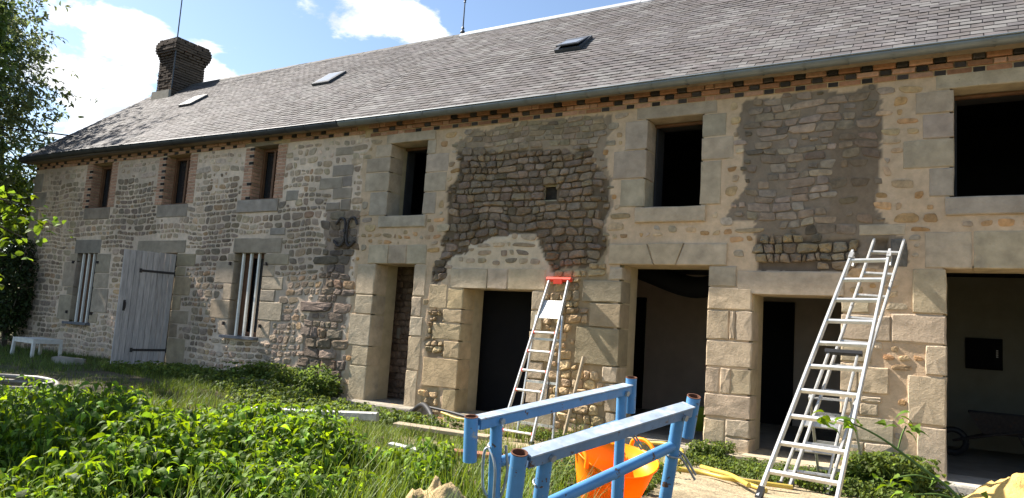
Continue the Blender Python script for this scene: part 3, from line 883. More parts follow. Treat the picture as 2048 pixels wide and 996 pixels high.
def set_stone(cx, cz, q, k, xa, xb, za, zb, lim):
    i0, i1, j0, j1 = max(0, int((xa - ox0) / OC)), int((xb - ox0) / OC) + 1, max(0, int((za - oz0) / OC)), int((zb - oz0) / OC) + 1
    sub = OCK[i0:i1, j0:j1]
    if sub.size == 0: return
    if lim is None:
        if ((sub != 0) & (sub != KID[k])).mean() > 0.25: return
    elif (sub != 0).mean() > lim or OCC[i0:i1, j0:j1].mean() > 0.03: return
    OCK[i0:i1, j0:j1] = KID[k]
    h0, asp, joint, e, proud, keep = STYLE[k]
    pr = proud * random.uniform(0.6, 1.35)
    if k in ('left', 'seam_dark') and cz < 1.0 and cx > -12.2: pr = pr * 1.3 + 0.006
    base = RECESS.get(k, 0.0) + (-0.003 if k in EMBED else 0.002) + float(relief(cx, cz))
    if k in EMBED: pr = max(pr, 0.0075)
    col = stone_tone(k, cx, cz)
    vs, fs = stone_shape(q, base, pr, e * random.uniform(0.9, 1.15), col)
    qd = project((cx, 0, cz))
    area = (xb - xa) * (zb - za) * (9.0 / (qd[2] ** 2)) / (qd[2]) if qd else 0
    if not seen((cx, 0, cz), 5): area = 0
    STONES.append((area, vs, fs, col, (cx, base, cz)))


for (cx, cz, q, k, xa, xb, za, zb), rk in zip(CAND, kk):
    if rk == k: set_stone(cx, cz, q, k, xa, xb, za, zb, None)
# then smaller stones wedged into the gaps that are left
NF = 42000
fx = rng.uniform(XL + .05, 1.4, NF); fz = rng.uniform(-0.1, 4.25, NF)
fk = region_of(fx, fz)
for n_, (cx, cz, k) in enumerate(zip(fx, fz, fk)):
    h0, asp, joint, e, proud, keep = STYLE[k]
    if k == 'brown_render' and random.random() < .8: continue
    if k == 'dark_render' and random.random() < .3: continue
    shrink = 1.0 - 0.45 * n_ / NF
    h = h0 * random.uniform(0.55, 1.05) * shrink; w = h * asp * random.uniform(0.6, 1.4)
    g = joint * (0.55 if k in ('pointed', 'cream_patch', 'pale_top', 'left') else 0.3)
    xa, xb, za, zb = cx - w / 2 - g, cx + w / 2 + g, cz - h / 2 - g, cz + h / 2 + g
    j = lambda: random.uniform(-.008, .008)
    q = [(cx - w / 2 + j(), cz - h / 2 + j()), (cx + w / 2 + j(), cz - h / 2 + j()), (cx + w / 2 + j(), cz + h / 2 + j()), (cx - w / 2 + j(), cz + h / 2 + j())]
    set_stone(cx, cz, q, k, xa, xb, za, zb, 0.04)
STONES.sort(key=lambda s: -s[0])
for s in STONES[:300]:
    MB().add(s[1], s[2], s[3]).build('stone', MT['stone'], WALL, s[4])
rest = MB()
for s in STONES[300:]: rest.add(s[1], s[2], s[3])
tag(rest.build('rubble_stones', MT['stone'], WALL, (-9, 0, 0)), kind='stuff')
print('stones', len(STONES))

# the dark putlog hole's stone beside the long ladder and the broken slab
mb = MB(); block(mb, -0.72, -0.55, 2.15, 2.46, -0.01, 0.2, 0.012, (0.14, 0.125, 0.105), 0.012)
mb.build('ashlar_block', MT['stone'], WALL, (-0.63, 0, 2.15))


mb = MB(); block(mb, -5.14, -4.90, 3.05, 3.28, 0.13, 0.4, 0.02, (0.05, 0.04, 0.03), 0.01)  # stone filling the hole; near-black, with the hole's shade in its colour
mb.build('loose_stone', MT['stone'], WALL, (-5.02, 0.13, 3.05))

# ------------------------------------------------------------------ bricks
def brick_mesh(l, h, d, col, seed):
    rd = random.Random(seed)
    mb = MB()
    j = lambda: rd.uniform(-0.003, 0.003)
    b = 0.004
    f = [(-l / 2 + b + j(), 0, b + j()), (l / 2 - b + j(), 0, b + j()), (l / 2 - b + j(), 0, h - b + j()), (-l / 2 + b + j(), 0, h - b + j())]
    m = [(-l / 2, b, 0), (l / 2, b, 0), (l / 2, b, h), (-l / 2, b, h)]
    k = [(p[0], d, p[2]) for p in m]
    mb.add(f + m + k, [(0, 1, 2, 3)] + [(4 + i, 4 + (i + 1) % 4, (i + 1) % 4, i) for i in range(4)] + [(8 + i, 8 + (i + 1) % 4, 4 + (i + 1) % 4, 4 + i) for i in range(4)], col)
    return mb


BP = {}


def brick_proto(kind, l):
    key = (kind, round(l, 3))
    if key not in BP:
        BP[key] = []
        for i in range(5):
            if kind == 'black': c = tuple(np.array([0.050, 0.042, 0.040]) * random.uniform(.6, 1.4))
            elif kind == 'red': c = tuple(np.array([0.31, 0.155, 0.088]) * random.uniform(0.65, 1.25))
            elif kind == 'pale': c = tuple(np.array([0.47, 0.27, 0.18]) * random.uniform(0.75, 1.15))
            else: c = tuple(np.array([0.075, 0.055, 0.042]) * random.uniform(0.6, 1.5))
            BP[key].append(brick_mesh(l, 0.053, 0.12, c, i))
    return random.choice(BP[key])


BMESH = {}


def place_bricks(items, parent, limit, stuff_name, rotz=0.0):
    """items: (kind, length, x, y, z, rotz). The largest in view become objects, the rest one mesh."""
    sc = []
    for it in items:
        q = project(it[2:5])
        a = 0 if (q is None or not seen(it[2:5], 10)) else it[1] / q[2] ** 2.6
        sc.append(a)
    order = sorted(range(len(items)), key=lambda i: -sc[i])
    rest = MB()
    for n, i in enumerate(order):
        kind, l, x, y, z, rz = items[i]
        pr = brick_proto(kind, l)
        if n < limit:
            if id(pr) not in BMESH:
                o = pr.build('brick', MT['brick'], parent, (0, 0, 0))
                BMESH[id(pr)] = o.data
                o.location = Vector((x, y, z)) - WL[parent.name]
            else:
                o = bpy.data.objects.new('brick', BMESH[id(pr)])
                reg(o, (x, y, z), parent)
            o.rotation_euler = (random.uniform(-.01, .01), random.uniform(-.012, .012), rz)
        else:
            c, s = math.cos(rz), math.sin(rz)
            rest.add([(x + v[0] * c - v[1] * s, y + v[0] * s + v[1] * c, z + v[2]) for v in pr.v], pr.f, pr.c[0])
    if rest.v:
        tag(rest.build(stuff_name, MT['brick'], parent), kind='stuff')


def gz(x):          # the eaves line sags a little
    pts = [(-19.3, 4.53), (-16.7, 4.55), (-10.95, 4.475), (-7.4, 4.455), (-4.9, 4.455), (-2.5, 4.475), (0.5, 4.49), (4.3, 4.50)]
    for (a, b), (c, d) in zip(pts[:-1], pts[1:]):
        if x <= c: return b + (d - b) * max(0, (x - a) / (c - a))
    return pts[-1][1]


cm = MB()
cm.box(XL, SEAM, -0.012, 0.3, 4.30, 4.43)
cm.box(SEAM + 0.004, XR, -0.012, 0.3, 4.235, 4.43)
cm.box(XL, XR, -0.05, 0.32, 4.432, 4.49)
cornice = cm.build('cornice', mat('cornice_mortar', (0.46, 0.33, 0.19), 0.95, 0.2, 10, 0.4, 40, 0.01), house, (-9, 0, 4.3))
items = []
for xa, xb, courses in ((XL, SEAM, ((4.305, 0.0, -0.022), (4.371, 0.17, -0.05))), (SEAM + .02, XR, ((4.242, 0.05, -0.020), (4.308, 0.22, -0.045), (4.374, 0.05, -0.075)))):
    for z, off, y in courses:
        x = xa + 0.03 - off
        i = 0
        while x < xb:
            l = 0.108 if i % 2 == 0 else 0.225
            left_house = xa == XL
            kind = 'black' if i % 2 == 0 else ('pale' if left_house or random.random() < 0.25 else 'red')
            if kind == 'black' and (random.random() < (0.10) or (-9.2 < x < -6.9 and random.random() < .75)): kind = 'pale'
            if x > xa and x + l < xb and not (left_house and z < 4.34 and any(abs(x + l / 2 - c) < 0.62 for c in (-10.98,))):
                items.append((kind, l, x + l / 2, y + random.uniform(-.006, .004), z, 0))
            x += l + 0.013
            i += 1
place_bricks(items, cornice, 240, 'cornice_bricks')


# ------------------------------------------------------------------ windows of the cottage end
def rect_frame(x0, x1, z0, z1, y, w, d, name, m, parent, mullion=True):
    mb = MB()
    mb.box(x0, x0 + w, y, y + d, z0, z1); mb.box(x1 - w, x1, y, y + d, z0, z1)
    mb.box(x0 + w, x1 - w, y + .002, y + d - .002, z0, z0 + w); mb.box(x0 + w, x1 - w, y + .002, y + d - .002, z1 - w, z1)
    if mullion: mb.box((x0 + x1) / 2 - w / 2, (x0 + x1) / 2 + w / 2, y + .004, y + d - .004, z0 + w, z1 - w)
    return mb.build(name, m, parent)


for key in ('LW1', 'LW2', 'LW3'):
    a, b, c, d, dep = OPEN[key]
    win = MB().box(a, b, 0.27, 0.275, c, d).build('window', MT['glass'], house, ((a + b) / 2, 0.27, c))
    rect_frame(a + .004, b - .004, c + .004, d - .004, 0.20, 0.055, 0.06, 'frame', MT['brownwood'], win)
    its = []
    z = c + 0.004; i = 0
    while z + 0.055 < d + 0.01:
        # front face of the jamb piers, and the returns into the reveal
        if i % 2 == 0:
            its.append(('black' if random.random() < .85 else 'pale', 0.108, a - 0.056, -0.016, z, 0)); its.append(('pale', 0.108, a - 0.176, -0.014, z, 0))
            its.append(('pale', 0.108, b + 0.056, -0.016, z, 0)); its.append(('pale', 0.108, b + 0.176, -0.015, z, 0))
            its.append(('pale', 0.19, a + 0.005, 0.102, z, PI / 2))
        else:
            its.append(('pale', 0.225, a - 0.115, -0.013, z, 0)); its.append(('pale', 0.225, b + 0.115, -0.013, z, 0))
            its.append(('pale', 0.105, a + 0.007, 0.058, z, PI / 2)); its.append(('pale', 0.108, a + 0.004, 0.17, z, PI / 2))
        z += 0.066; i += 1
    place_bricks(its, win, {'LW3': 42, 'LW2': 18, 'LW1': 0}[key], 'jamb_bricks')
    MB().box(a - 0.235, a - 0.012, -0.006, 0.08, c, d).build('brick_bedding', MT['bed'], win)
    MB().box(b + 0.012, b + 0.235, -0.006, 0.08, c, d).build('brick_bedding', MT['bed'], win)

for key in ('BW1', 'BW2'):
    a, b, c, d, dep = OPEN[key]
    win = MB().box(a, b, 0.262, 0.268, c, d).build('window', MT['glass'], house, ((a + b) / 2, 0.26, c))
    rect_frame(a + .004, b - .004, c + .004, d - .004, 0.18, 0.07, 0.07, 'frame', MT['brownwood'], win, False)
    for s0, s1 in ((a + .075, a + .075 + (b - a) * .22), (b - .075 - (b - a) * .22, b - .075)):
        MB().box(s0, s1, 0.195, 0.225, c + .075, d - .075).build('shutter', MT['brownwood'], win)
    for i in range(3):
        x = a + (b - a) * (0.22 + 0.27 * i)
        MB().box(x - .02, x + .02, 0.03, 0.07, c - 0.004, d + .004).build('bar', MT['barwhite'], win)
    mb = MB().box(a - 0.10, b + 0.05, -0.10, 0.16, c - 0.055, c - 0.004)
    mb.build('sill', mat('grey_sill_' + key, (0.16, 0.16, 0.17), 0.85, 0.2, 12, 0.3, 40, 0.01), win)
    mb = MB()
    for sx in (a - 0.09, b + 0.10):
        for z in (c + 0.2, d - 0.2): mb.box(sx - .012, sx + .012, -0.06, 0.02, z - .03, z + .03)
    mb.build('shutter_hook', MT['iron'], win)

# upper openings of the barn end: thin dark frames, near-black linings added to darken the rooms behind
for key in ('UW2', 'UW3', 'UW4'):
    a, b, c, d, dep = OPEN[key]
    win = MB().box(a + .002, b - .002, dep, dep + 0.05, d - 0.035, d - 0.002).build('window', MT['brownwood'], house, ((a + b) / 2, dep, c))
    MB().box(a + .002, a + 0.02, dep + .051, 0.575, c + .002, d - 0.003).build('lining', MT['room_dark'], win)
    MB().box(b - 0.02, b - .002, dep + .051, 0.575, c + .002, d - 0.003).build('lining', MT['room_dark'], win)
    MB().box(a + .021, b - .021, dep + .051, 0.575, d - 0.02, d - 0.003).build('lining', MT['room_dark'], win)
MB().box(XL + .52, XR - .52, 3.2, 3.3, 2.63, 4.6).build('upper_partition', MT['room_dark'], house)
MB().box(XL + .52, XR - .52, 0.58, 3.2, 4.5, 4.56).build('upper_ceiling', MT['room_dark'], house)
for x in (-9.4, -5.4, -1.5):
    MB().box(x, x + .1, 0.57, 3.19, 2.63, 4.49).build('upper_partition', MT['room_dark'], house)

# ------------------------------------------------------------------ plank door standing open
def build_door():
    hinge = Vector((-13.262, -0.02, 0.14)); free = Vector((-13.36, -1.02, 0.125))
    dirv = (free - hinge); W = dirv.length; dirv.normalize()
    nrm = Vector((-dirv.y, dirv.x, 0)).normalized()
    if nrm.x < 0: nrm = -nrm
    door = None
    n = 9
    H = 2.13
    up = Vector((0, 0, 1))
    mb = MB()
    for i in range(2):       # ledges on the back
        z = 0.35 + i * 1.4
        mb.beam(hinge + dirv * 0.05 + up * z - nrm * 0.035, hinge + dirv * (W - 0.05) + up * z - nrm * 0.035, 0.03, 0.12)
    door = mb.build('door', MT['plank'], house, hinge)
    for i in range(n):
        p = hinge + dirv * (W * (i + 0.5) / n)
        c = np.array([0.44, 0.395, 0.37]) * random.uniform(0.85, 1.15)
        MB().beam(p + up * random.uniform(0, .012), p + up * (H - random.uniform(0, 0.012)), W / n - 0.006, 0.03, nrm, tuple(c), 0.004).build('plank', MT['wood'], door)
    for z in (0.26, 1.75):
        mb = MB()
        a = hinge + up * z + nrm * 0.019; b = hinge + dirv * 0.66 + up * z + nrm * 0.019
        mb.beam(a, b, 0.007, 0.045, up)
        mb.beam(b - up * .0 - dirv * .02, b + dirv * .03, 0.0072, 0.08, up)
        for t in (0.1, 0.3, 0.5): mb.tube(a + dirv * t, a + dirv * t + nrm * .009, 0.012, None, 8)
        mb.tube(hinge + up * (z - .05) - dirv * .01 + nrm * .01, hinge + up * (z + .05) - dirv * .01 + nrm * .01, 0.014, None, 8)
        mb.build('hinge', MT['iron'], door)
    mb = MB()
    p = hinge + dirv * (W - 0.11) + up * 1.08 + nrm * 0.017
    mb.beam(p - up * .10, p + up * .10, 0.045, 0.006, nrm)
    mb.path(smooth_path([p - up * .07, p - up * .05 + nrm * .05, p + up * .05 + nrm * .05, p + up * .07]), 0.009)
    mb.build('handle', MT['iron'], door)


build_door()

# ------------------------------------------------------------------ thresholds and steps
for nm, x0, x1, y0, y1, z0, z1, c in (('doorstep', -8.62, -6.95, -0.26, 0.6, -0.35, -0.03, (0.30, 0.27, 0.22)), ('doorstep', -6.5, -5.1, -0.05, 0.6, -0.35, -0.03, (0.4, 0.34, 0.24)),
                                      ('doorstep', -3.95, -2.6, -0.22, 0.6, -0.35, -0.028, (0.35, 0.31, 0.24)), ('doorstep', -2.42, -1.05, -0.26, 0.6, -0.35, -0.03, (0.42, 0.35, 0.24)),
                                      ('doorstep', -0.42, 1.5, -0.20, 0.6, -0.35, -0.03, (0.45, 0.42, 0.36)), ('doorstep', -14.45, -13.1, -0.45, 0.6, -0.1, 0.105, (0.36, 0.33, 0.28))):
    mb = MB()
    block(mb, x0, x1, z0, z1, y0, y1, 0.018, c, 0.012)
    mb.add([(x0, y0 + .016, z1), (x1, y0 + .016, z1), (x1, y1, z1), (x0, y1, z1)], [(0, 1, 2, 3)], c)
    mb.build(nm, MT['ashlar'], house)

# ------------------------------------------------------------------ rooms behind the openings
rm = MB()
rm.box(XL + .5, XR - .5, 0.56, YB - .5, -0.36, -0.05)
rm.build('room_floor', mat('dirt_floor', (0.28, 0.25, 0.2), 0.95, 0.2, 4, 0.3, 20, 0.02), house)
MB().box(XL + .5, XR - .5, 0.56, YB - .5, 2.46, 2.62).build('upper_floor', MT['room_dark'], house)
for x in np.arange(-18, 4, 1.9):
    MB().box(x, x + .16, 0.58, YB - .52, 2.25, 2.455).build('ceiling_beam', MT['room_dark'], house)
# ground floor: the dark-brown rubble wall close behind the first door, thin near-black panel in the second, plastered rooms beyond
mb = MB().box(-9.2, -6.9, 0.95, 1.1, -0.05, 2.455)
pw = mb.build('passage_wall', mat('old_rubble', (0.22, 0.15, 0.11), 0.95, 0.5, 6, 1.0, 9, 0.06), house)
pv = MB()
z = -0.04
while z < 2.3:
    h = random.uniform(.08, .14); x = -9.1
    while x < -7.0:
        w = random.uniform(.09, .26)
        vs_, fs_ = stone_shape([(x + .004, z + .004), (x + w - .004, z + .004), (x + w - .004, z + h - .004), (x + .004, z + h - .004)], 0.95, 0.03, .42, None)
        pv.add(vs_, fs_, tuple(np.array([0.27, 0.19, 0.14]) * random.uniform(.6, 1.3)))
        x += w
    z += h
tag(pv.build('passage_stones', MT['stone'], pw), kind='stuff')
MB().box(-8.30, -8.24, 0.905, 0.949, 0.95, 1.13).build('socket_plate', MT['concrete'], pw)
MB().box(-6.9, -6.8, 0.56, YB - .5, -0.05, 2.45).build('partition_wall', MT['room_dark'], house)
MB().box(-6.6, -4.9, 0.75, 0.76, -0.05, 2.3).build('black_panel', MT['near_black'], house)
mb = MB().box(-6.8, -0.62, 4.3, 4.42, -0.05, 2.45)
bw = mb.build('plastered_wall', MT['plaster'], house)
MB().box(-5.75, -5.15, 4.25, 4.295, -0.05, 2.0).build('inner_doorway', MT['near_black'], bw)  # both inner doorways are solid slabs, an opening's darkness painted near-black
MB().box(-3.15, -2.5, 4.25, 4.295, -0.05, 2.0).build('inner_doorway', MT['near_black'], bw)
MB().box(-1.93, -1.86, 4.28, 4.295, 1.02, 1.1).build('socket_plate', MT['black'], bw)
MB().box(-0.62, -0.5, 0.56, 4.42, -0.05, 2.45).build('partition_wall', MT['room_dark'], house)
mb = MB().box(-0.5, XR - .5, 4.0, 4.12, -0.05, 2.45)
ow = mb.build('plastered_wall', MT['olive_plaster'], house)
pn = MB().box(-0.03, 0.43, 3.93, 3.995, 1.10, 1.55).build('fuse_box', MT['near_black'], house)
mb = MB()
for z in (1.28, 1.31, 1.34, 1.37): mb.box(0.35, 0.375, 3.922, 3.928, z, z + 0.018)
mb.build('paper_tag', MT['white'], pn)
MB().path(smooth_path([(-4.2, 1.6, 2.25), (-3.4, 1.55, 2.0), (-2.9, 1.6, 2.12), (-2.5, 1.7, 2.3)]), 0.16, 8).build('hanging_sacking', MT['near_black'], house, None, True)

# ------------------------------------------------------------------ roof
sv = Vector((0, RY - EY, RZ - EZ)); SL = sv.length; sv.normalize()
rn = Vector((0, -sv.z, sv.y))
mb = MB()
mb.add([(XL - .15, EY + .03, EZ - .03), (XR + .2, EY + .03, EZ - .03), (XR + .2, RY, RZ - .03), (XL - .15, RY, RZ - .03)], [(0, 1, 2, 3)], (0.12, .1, .08))
mb.add([(XL - .15, RY, RZ - .03), (XR + .2, RY, RZ - .03), (XR + .2, YB + .35, EZ - .03), (XL - .15, YB + .35, EZ - .03)], [(0, 1, 2, 3)], (0.2, .2, .2))
mb.box(XL - .15, XR + .2, EY + .04, EY + .06, EZ - .08, EZ - 0.035, (0.1, .08, .06))
mb.box(XL - .15, XR + .2, EY + .062, -0.055, EZ - .075, EZ - 0.055, (0.25, .2, .14))
roof = mb.build('roof', MT['slate'], house, (-9, 0, EZ))


def slate_proto(w, l, col, seed):
    rd = random.Random(seed)
    t = 0.007
    j = lambda a=0.004: rd.uniform(-a, a)
    lift = 0.014 + abs(j(0.004)); tip = j(0.003)
    tl, tr = (j(0.006), j(0.006))
    # local x across, y up the slope, z out of the roof; tail at y=0
    v = [(-w / 2 + j(.002), tl, lift + tip), (w / 2 + j(.002), tr, lift - tip), (w / 2, l, 0.001), (-w / 2, l, 0.001)]
    v += [(p[0], p[1], p[2] - t) for p in v]
    f = [(0, 1, 2, 3), (4, 5, 1, 0), (5, 6, 2, 1), (7, 4, 0, 3)]
    return v, f, col


def slates():
    protos = []
    base = np.array([0.108, 0.100, 0.096])
    for i in range(14):
        for_w = 1
        c = base * random.uniform(0.90, 1.11) * np.array([1 + random.uniform(-.02, .05), 1, 1 + random.uniform(-.03, .05)])
        if i >= 12: c = np.array([0.15, 0.142, 0.136])
        protos.append([slate_proto(0.201, 0.23, tuple(c), i), slate_proto(0.164, 0.21, tuple(c * 1.04), i + 50)])
    M = Matrix(((1, 0, 0), (0, sv.y, rn.y), (0, sv.z, rn.z)))
    out = []
    for sect, (xa, xb, w, ex) in enumerate(((-8.95, XR + .2, 0.209, 0.112), (XL - .16, -8.95, 0.172, 0.10))):
        rows = int(SL / ex)
        for r in range(rows + 1):
            y = r * ex - 0.02
            x = xa + (w / 2 if r % 2 else 0) + random.uniform(-.01, .01)
            while x < xb:
                if not (y + 0.10 > SL):
                    n = float(fbm(NB, x * 0.45 + 9, y * 0.9, 3))
                    pick = random.randrange(14) if random.random() < .8 else (12 + random.randrange(2) if n > .55 else random.randrange(12))
                    pos = Vector((x, EY, EZ)) + sv * (y + random.uniform(-.006, .006)) + rn * 0.006
                    # a slow sag of the eaves and unevenness of the battens
                    pos.z += (gz(x) - 4.49) * max(0, 1 - y / 2.0) + (float(NA(x * .7, y * .9)) - .5) * 0.03
                    out.append((pick, sect, pos, random.uniform(-.012, .012)))
                x += w
    return protos, out, M


protos, placed, SM = slates()


def slate_score(p):
    q = project(p)
    return 0 if (q is None or not seen(p, 0)) else 1 / q[2]


order = sorted(range(len(placed)), key=lambda i: -slate_score(placed[i][2]))
SMESH = {}
V = []; F = []; Cc = []
euler = SM.to_4x4().to_euler()
for n, i in enumerate(order):
    pick, sect, pos, rz = placed[i]
    v, f, c = protos[pick][sect]
    if n < 300:
        if (pick, sect) not in SMESH:
            mb = MB().add(v, f, c)
            o = mb.build('slate', MT['slate'], roof, (0, 0, 0))
            SMESH[(pick, sect)] = o.data
            o.location = pos - WL[roof.name]
        else:
            o = bpy.data.objects.new('slate', SMESH[(pick, sect)])
            reg(o, pos, roof)
        o.rotation_euler = (SM.to_4x4() @ Matrix.Rotation(rz, 4, 'Z')).to_euler()
    else:
        b = len(V)
        cr, sr = math.cos(rz), math.sin(rz)
        for p in v:
            lp = (p[0] * cr - p[1] * sr, p[0] * sr + p[1] * cr, p[2])
            V.append((pos.x + lp[0], pos.y + sv.y * lp[1] + rn.y * lp[2], pos.z + sv.z * lp[1] + rn.z * lp[2]))
            Cc.append(c)
        F += [[k + b for k in q] for q in f]
tag(mesh_np('slates', V, F, np.array(Cc), MT['slate'], roof, (-9, 0, EZ)), kind='stuff')

# ridge caps
x = XL - 0.16
while x < XR + .2:
    L_ = 0.42 if x < -9.1 else 2.0
    left = x < -9.1
    x1 = min(x + L_, XR + .2) if not left else min(x + L_, -9.02)
    dz = 0.03 if left else 0.045
    mb = MB()
    a = 0.10 if left else 0.13
    zr = RZ + dz
    prof = [(RY - a * sv.y, zr - a * sv.z), (RY - .02, zr + .006), (RY + .02, zr + .006), (RY + a * sv.y, zr - a * sv.z), (RY + a * sv.y, zr - a * sv.z - .02), (RY, zr - .02), (RY - a * sv.y, zr - a * sv.z - .02)]
    k = len(prof)
    wob = random.uniform(-.004, .004)
    mb.add([(x + .004, p[0], p[1] + wob) for p in prof] + [(x1 - .004, p[0], p[1] + wob) for p in prof], [(i, (i + 1) % k, k + (i + 1) % k, k + i) for i in range(k)] + [tuple(range(k)), tuple(range(2 * k - 1, k - 1, -1))], (0.10, 0.095, 0.09))
    mb.build('ridge_cap', MT['slate'] if left else MT['ridge'], roof)
    x = x1

# gutter, half round, with its straps
def gutter_run(xa, xb, m, name):
    mb = MB()
    n = 9
    xs = list(np.arange(xa, xb, 0.9)) + [xb]
    ring = []
    for x in xs:
        zc = gz(x) - 0.005
        for r in (0.078, 0.072):
            ring.append([(x, -0.275 + r * math.cos(PI + PI * i / (n - 1)), zc + r * math.sin(PI + PI * i / (n - 1))) for i in range(n)])
    vs = [p for r in ring for p in r]
    fs = []
    for i in range(len(xs) - 1):
        for s in (0, 1):
            a = (2 * i + s) * n; b = (2 * i + 2 + s) * n
            for k in range(n - 1):
                q = (a + k, a + k + 1, b + k + 1, b + k)
                fs.append(q if s == 0 else q[::-1])
        a = 2 * i * n; b = (2 * i + 2) * n
        fs.append((a, b, b + n, a + n))
    fs.append(tuple(range(n)))
    mb.add(vs, fs)
    zc = gz((xa + xb) / 2)
    g = mb.build(name, m, house, ((xa + xb) / 2, -0.275, zc - .08), True)
    mb2 = MB()
    mb2.path([(x, -0.355, gz(x) - 0.003) for x in xs], 0.011, 8)
    mb2.build('rolled_rim', m, g, None, True)
    x = xa + 0.4
    while x < xb:
        b = MB()
        zc = gz(x) - 0.005
        rr = 0.083
        a = [(x - .014, -0.275 + rr * math.cos(PI + PI * i / 8), zc + rr * math.sin(PI + PI * i / 8)) for i in range(9)]
        c = [(x + .014, p[1], p[2]) for p in a]
        a2 = [(p[0], -0.275 + (p[1] + .275) * .96, zc + (p[2] - zc) * .96) for p in a]; c2 = [(p[0] + .028, p[1], p[2]) for p in a2]
        b.add(a + c + a2 + c2, [(i, i + 1, 10 + i - 1, 9 + i) for i in range(8)] + [(18 + i, 27 + i, 28 + i, 19 + i) for i in range(8)] + [(i, 18 + i, 19 + i, i + 1) for i in range(8)] + [(9 + i, 10 + i, 28 + i, 27 + i) for i in range(8)])
        b.build('gutter_bracket', m, g)
        x += 0.46
    return g


gutter_run(-8.9, XR + .15, MT['zinc'], 'gutter')
gutter_run(XL - .17, -8.92, MT['zinc_dark'], 'gutter')

# skylights
for (sx, sy, w, l, open_) in ((-15.83, 1.71, 0.36, 0.46, 0.0), (-11.29, 1.67, 0.38, 0.50, 0.0), (-5.45, 1.34, 0.36, 0.44, 0.05), (-1.07, 1.76, 0.50, 0.62, 0.03)):
    c = Vector((sx, sy, EZ + (sy - EY) * (RZ - EZ) / (RY - EY)))

    def P(a, b, h): return c + Vector((1, 0, 0)) * a + sv * b + rn * h
    base = MB()
    for (a0, a1, b0, b1) in ((-w / 2 - .05, -w / 2, -l / 2, l / 2), (w / 2, w / 2 + .05, -l / 2, l / 2), (-w / 2 - .05, w / 2 + .05, -l / 2 - .05, -l / 2), (-w / 2 - .05, w / 2 + .05, l / 2, l / 2 + .05)):
        base.add([P(a0, b0, 0), P(a1, b0, 0), P(a1, b1, 0), P(a0, b1, 0), P(a0, b0, .07), P(a1, b0, .07), P(a1, b1, .07), P(a0, b1, .07)], [(4, 5, 6, 7), (0, 1, 5, 4), (1, 2, 6, 5), (2, 3, 7, 6), (3, 0, 4, 7)])
    sk = base.build('skylight', MT['zinc_dark'], house, c)
    gl = MB()
    h0, h1 = 0.075 + open_, 0.075
    gl.add([P(-w / 2 - .02, -l / 2 - .02, h0), P(w / 2 + .02, -l / 2 - .02, h0), P(w / 2 + .02, l / 2 + .02, h1), P(-w / 2 - .02, l / 2 + .02, h1), P(-w / 2 - .02, -l / 2 - .02, h0 - .02), P(w / 2 + .02, -l / 2 - .02, h0 - .02), P(w / 2 + .02, l / 2 + .02, h1 - .02), P(-w / 2 - .02, l / 2 + .02, h1 - .02)],
           [(0, 1, 2, 3), (4, 7, 6, 5), (0, 4, 5, 1), (1, 5, 6, 2), (2, 6, 7, 3), (3, 7, 4, 0)])
    gl.build('sash', MT['zinc_dark'], sk)
    pn_ = MB().add([P(-w / 2 + .02, -l / 2 + .02, h0 + .002), P(w / 2 - .02, -l / 2 + .02, h0 + .002), P(w / 2 - .02, l / 2 - .02, h1 + .002), P(-w / 2 + .02, l / 2 - .02, h1 + .002)], [(0, 1, 2, 3)])
    pn_.build('pane', MT['skyglass'], sk)

# chimney
def chimney():
    x0, x1, y0, y1, zb, zt = -18.72, -18.02, 2.50, 3.40, 6.55, 8.40
    core = MB().box(x0 + .05, x1 - .05, y0 + .05, y1 - .05, zb, zt - 0.05, (0.06, .05, .04))
    ch = core.build('chimney', MT['brick'], house)
    fl = lambda t: 0.05 * max(0, (0.25 - t) / 0.25) + 0.10 * max(0, min(1, (t - 0.70) / 0.14)) - 0.06 * max(0, (t - 0.92) / 0.08)
    its = []
    z = zb; i = 0
    while z < zt:
        t = (z - zb) / (zt - zb)
        f = fl(t)
        for fx in range(4):
            if fx in (0, 2):
                L_, a0 = (x1 - x0) + 2 * f, x0 - f
            else:
                L_, a0 = (y1 - y0) + 2 * f, y0 - f
            n = max(1, round(L_ / 0.235))
            l = L_ / n
            for k in range(n + (i % 2)):
                p = a0 + l * (k + (0.5 if i % 2 == 0 else 0.0))
                ll = 0.222
                if i % 2 and k in (0, n): ll = 0.108; p = a0 + .055 if k == 0 else a0 + L_ - .055
                jj = random.uniform(-.012, .012)
                if fx == 0: its.append(('soot', ll, p, y0 - f + jj, z, 0))
                elif fx == 2: its.append(('soot', ll, p, y1 + f + jj, z, PI))
                elif fx == 1: its.append(('soot', ll, x1 + f + jj, p, z, PI / 2))
                else: its.append(('soot', ll, x0 - f + jj, p, z, -PI / 2))
        z += 0.068; i += 1
    place_bricks(its, ch, 0, 'brick_courses')
    mb = MB()
    mb.tube((-17.95, 2.44, 7.0), (-18.0, 2.46, 11.5), 0.019, 0.014, 8)
    mb.tube((-17.95, 2.42, 7.6), (-17.96, 2.55, 7.6), 0.01, None, 6)
    mb.tube((-17.97, 2.42, 8.1), (-17.98, 2.55, 8.1), 0.01, None, 6)
    mb.build('aerial_pole', MT['zinc_dark'], ch, None, True)
    fm = MB()
    fm.box(x0 - .03, x1 + .03, y0 - .1, y0 - .03, zb, zb + .42, (0.2, .19, .17))
    fm.build('flashing', MT['concrete'], ch)


chimney()
mb = MB()
mb.tube((-9.0, RY, RZ), (-9.0, RY, 8.95), 0.016, 0.007, 8)
for z, r in ((7.34, .06), (7.42, .035), (8.0, .026), (8.05, .03), (8.10, .022)): mb.tube((-9, RY, z), (-9, RY, z + .05), r, r * .5, 10)
mb.build('ridge_finial', MT['zinc_dark'], house, None, True)

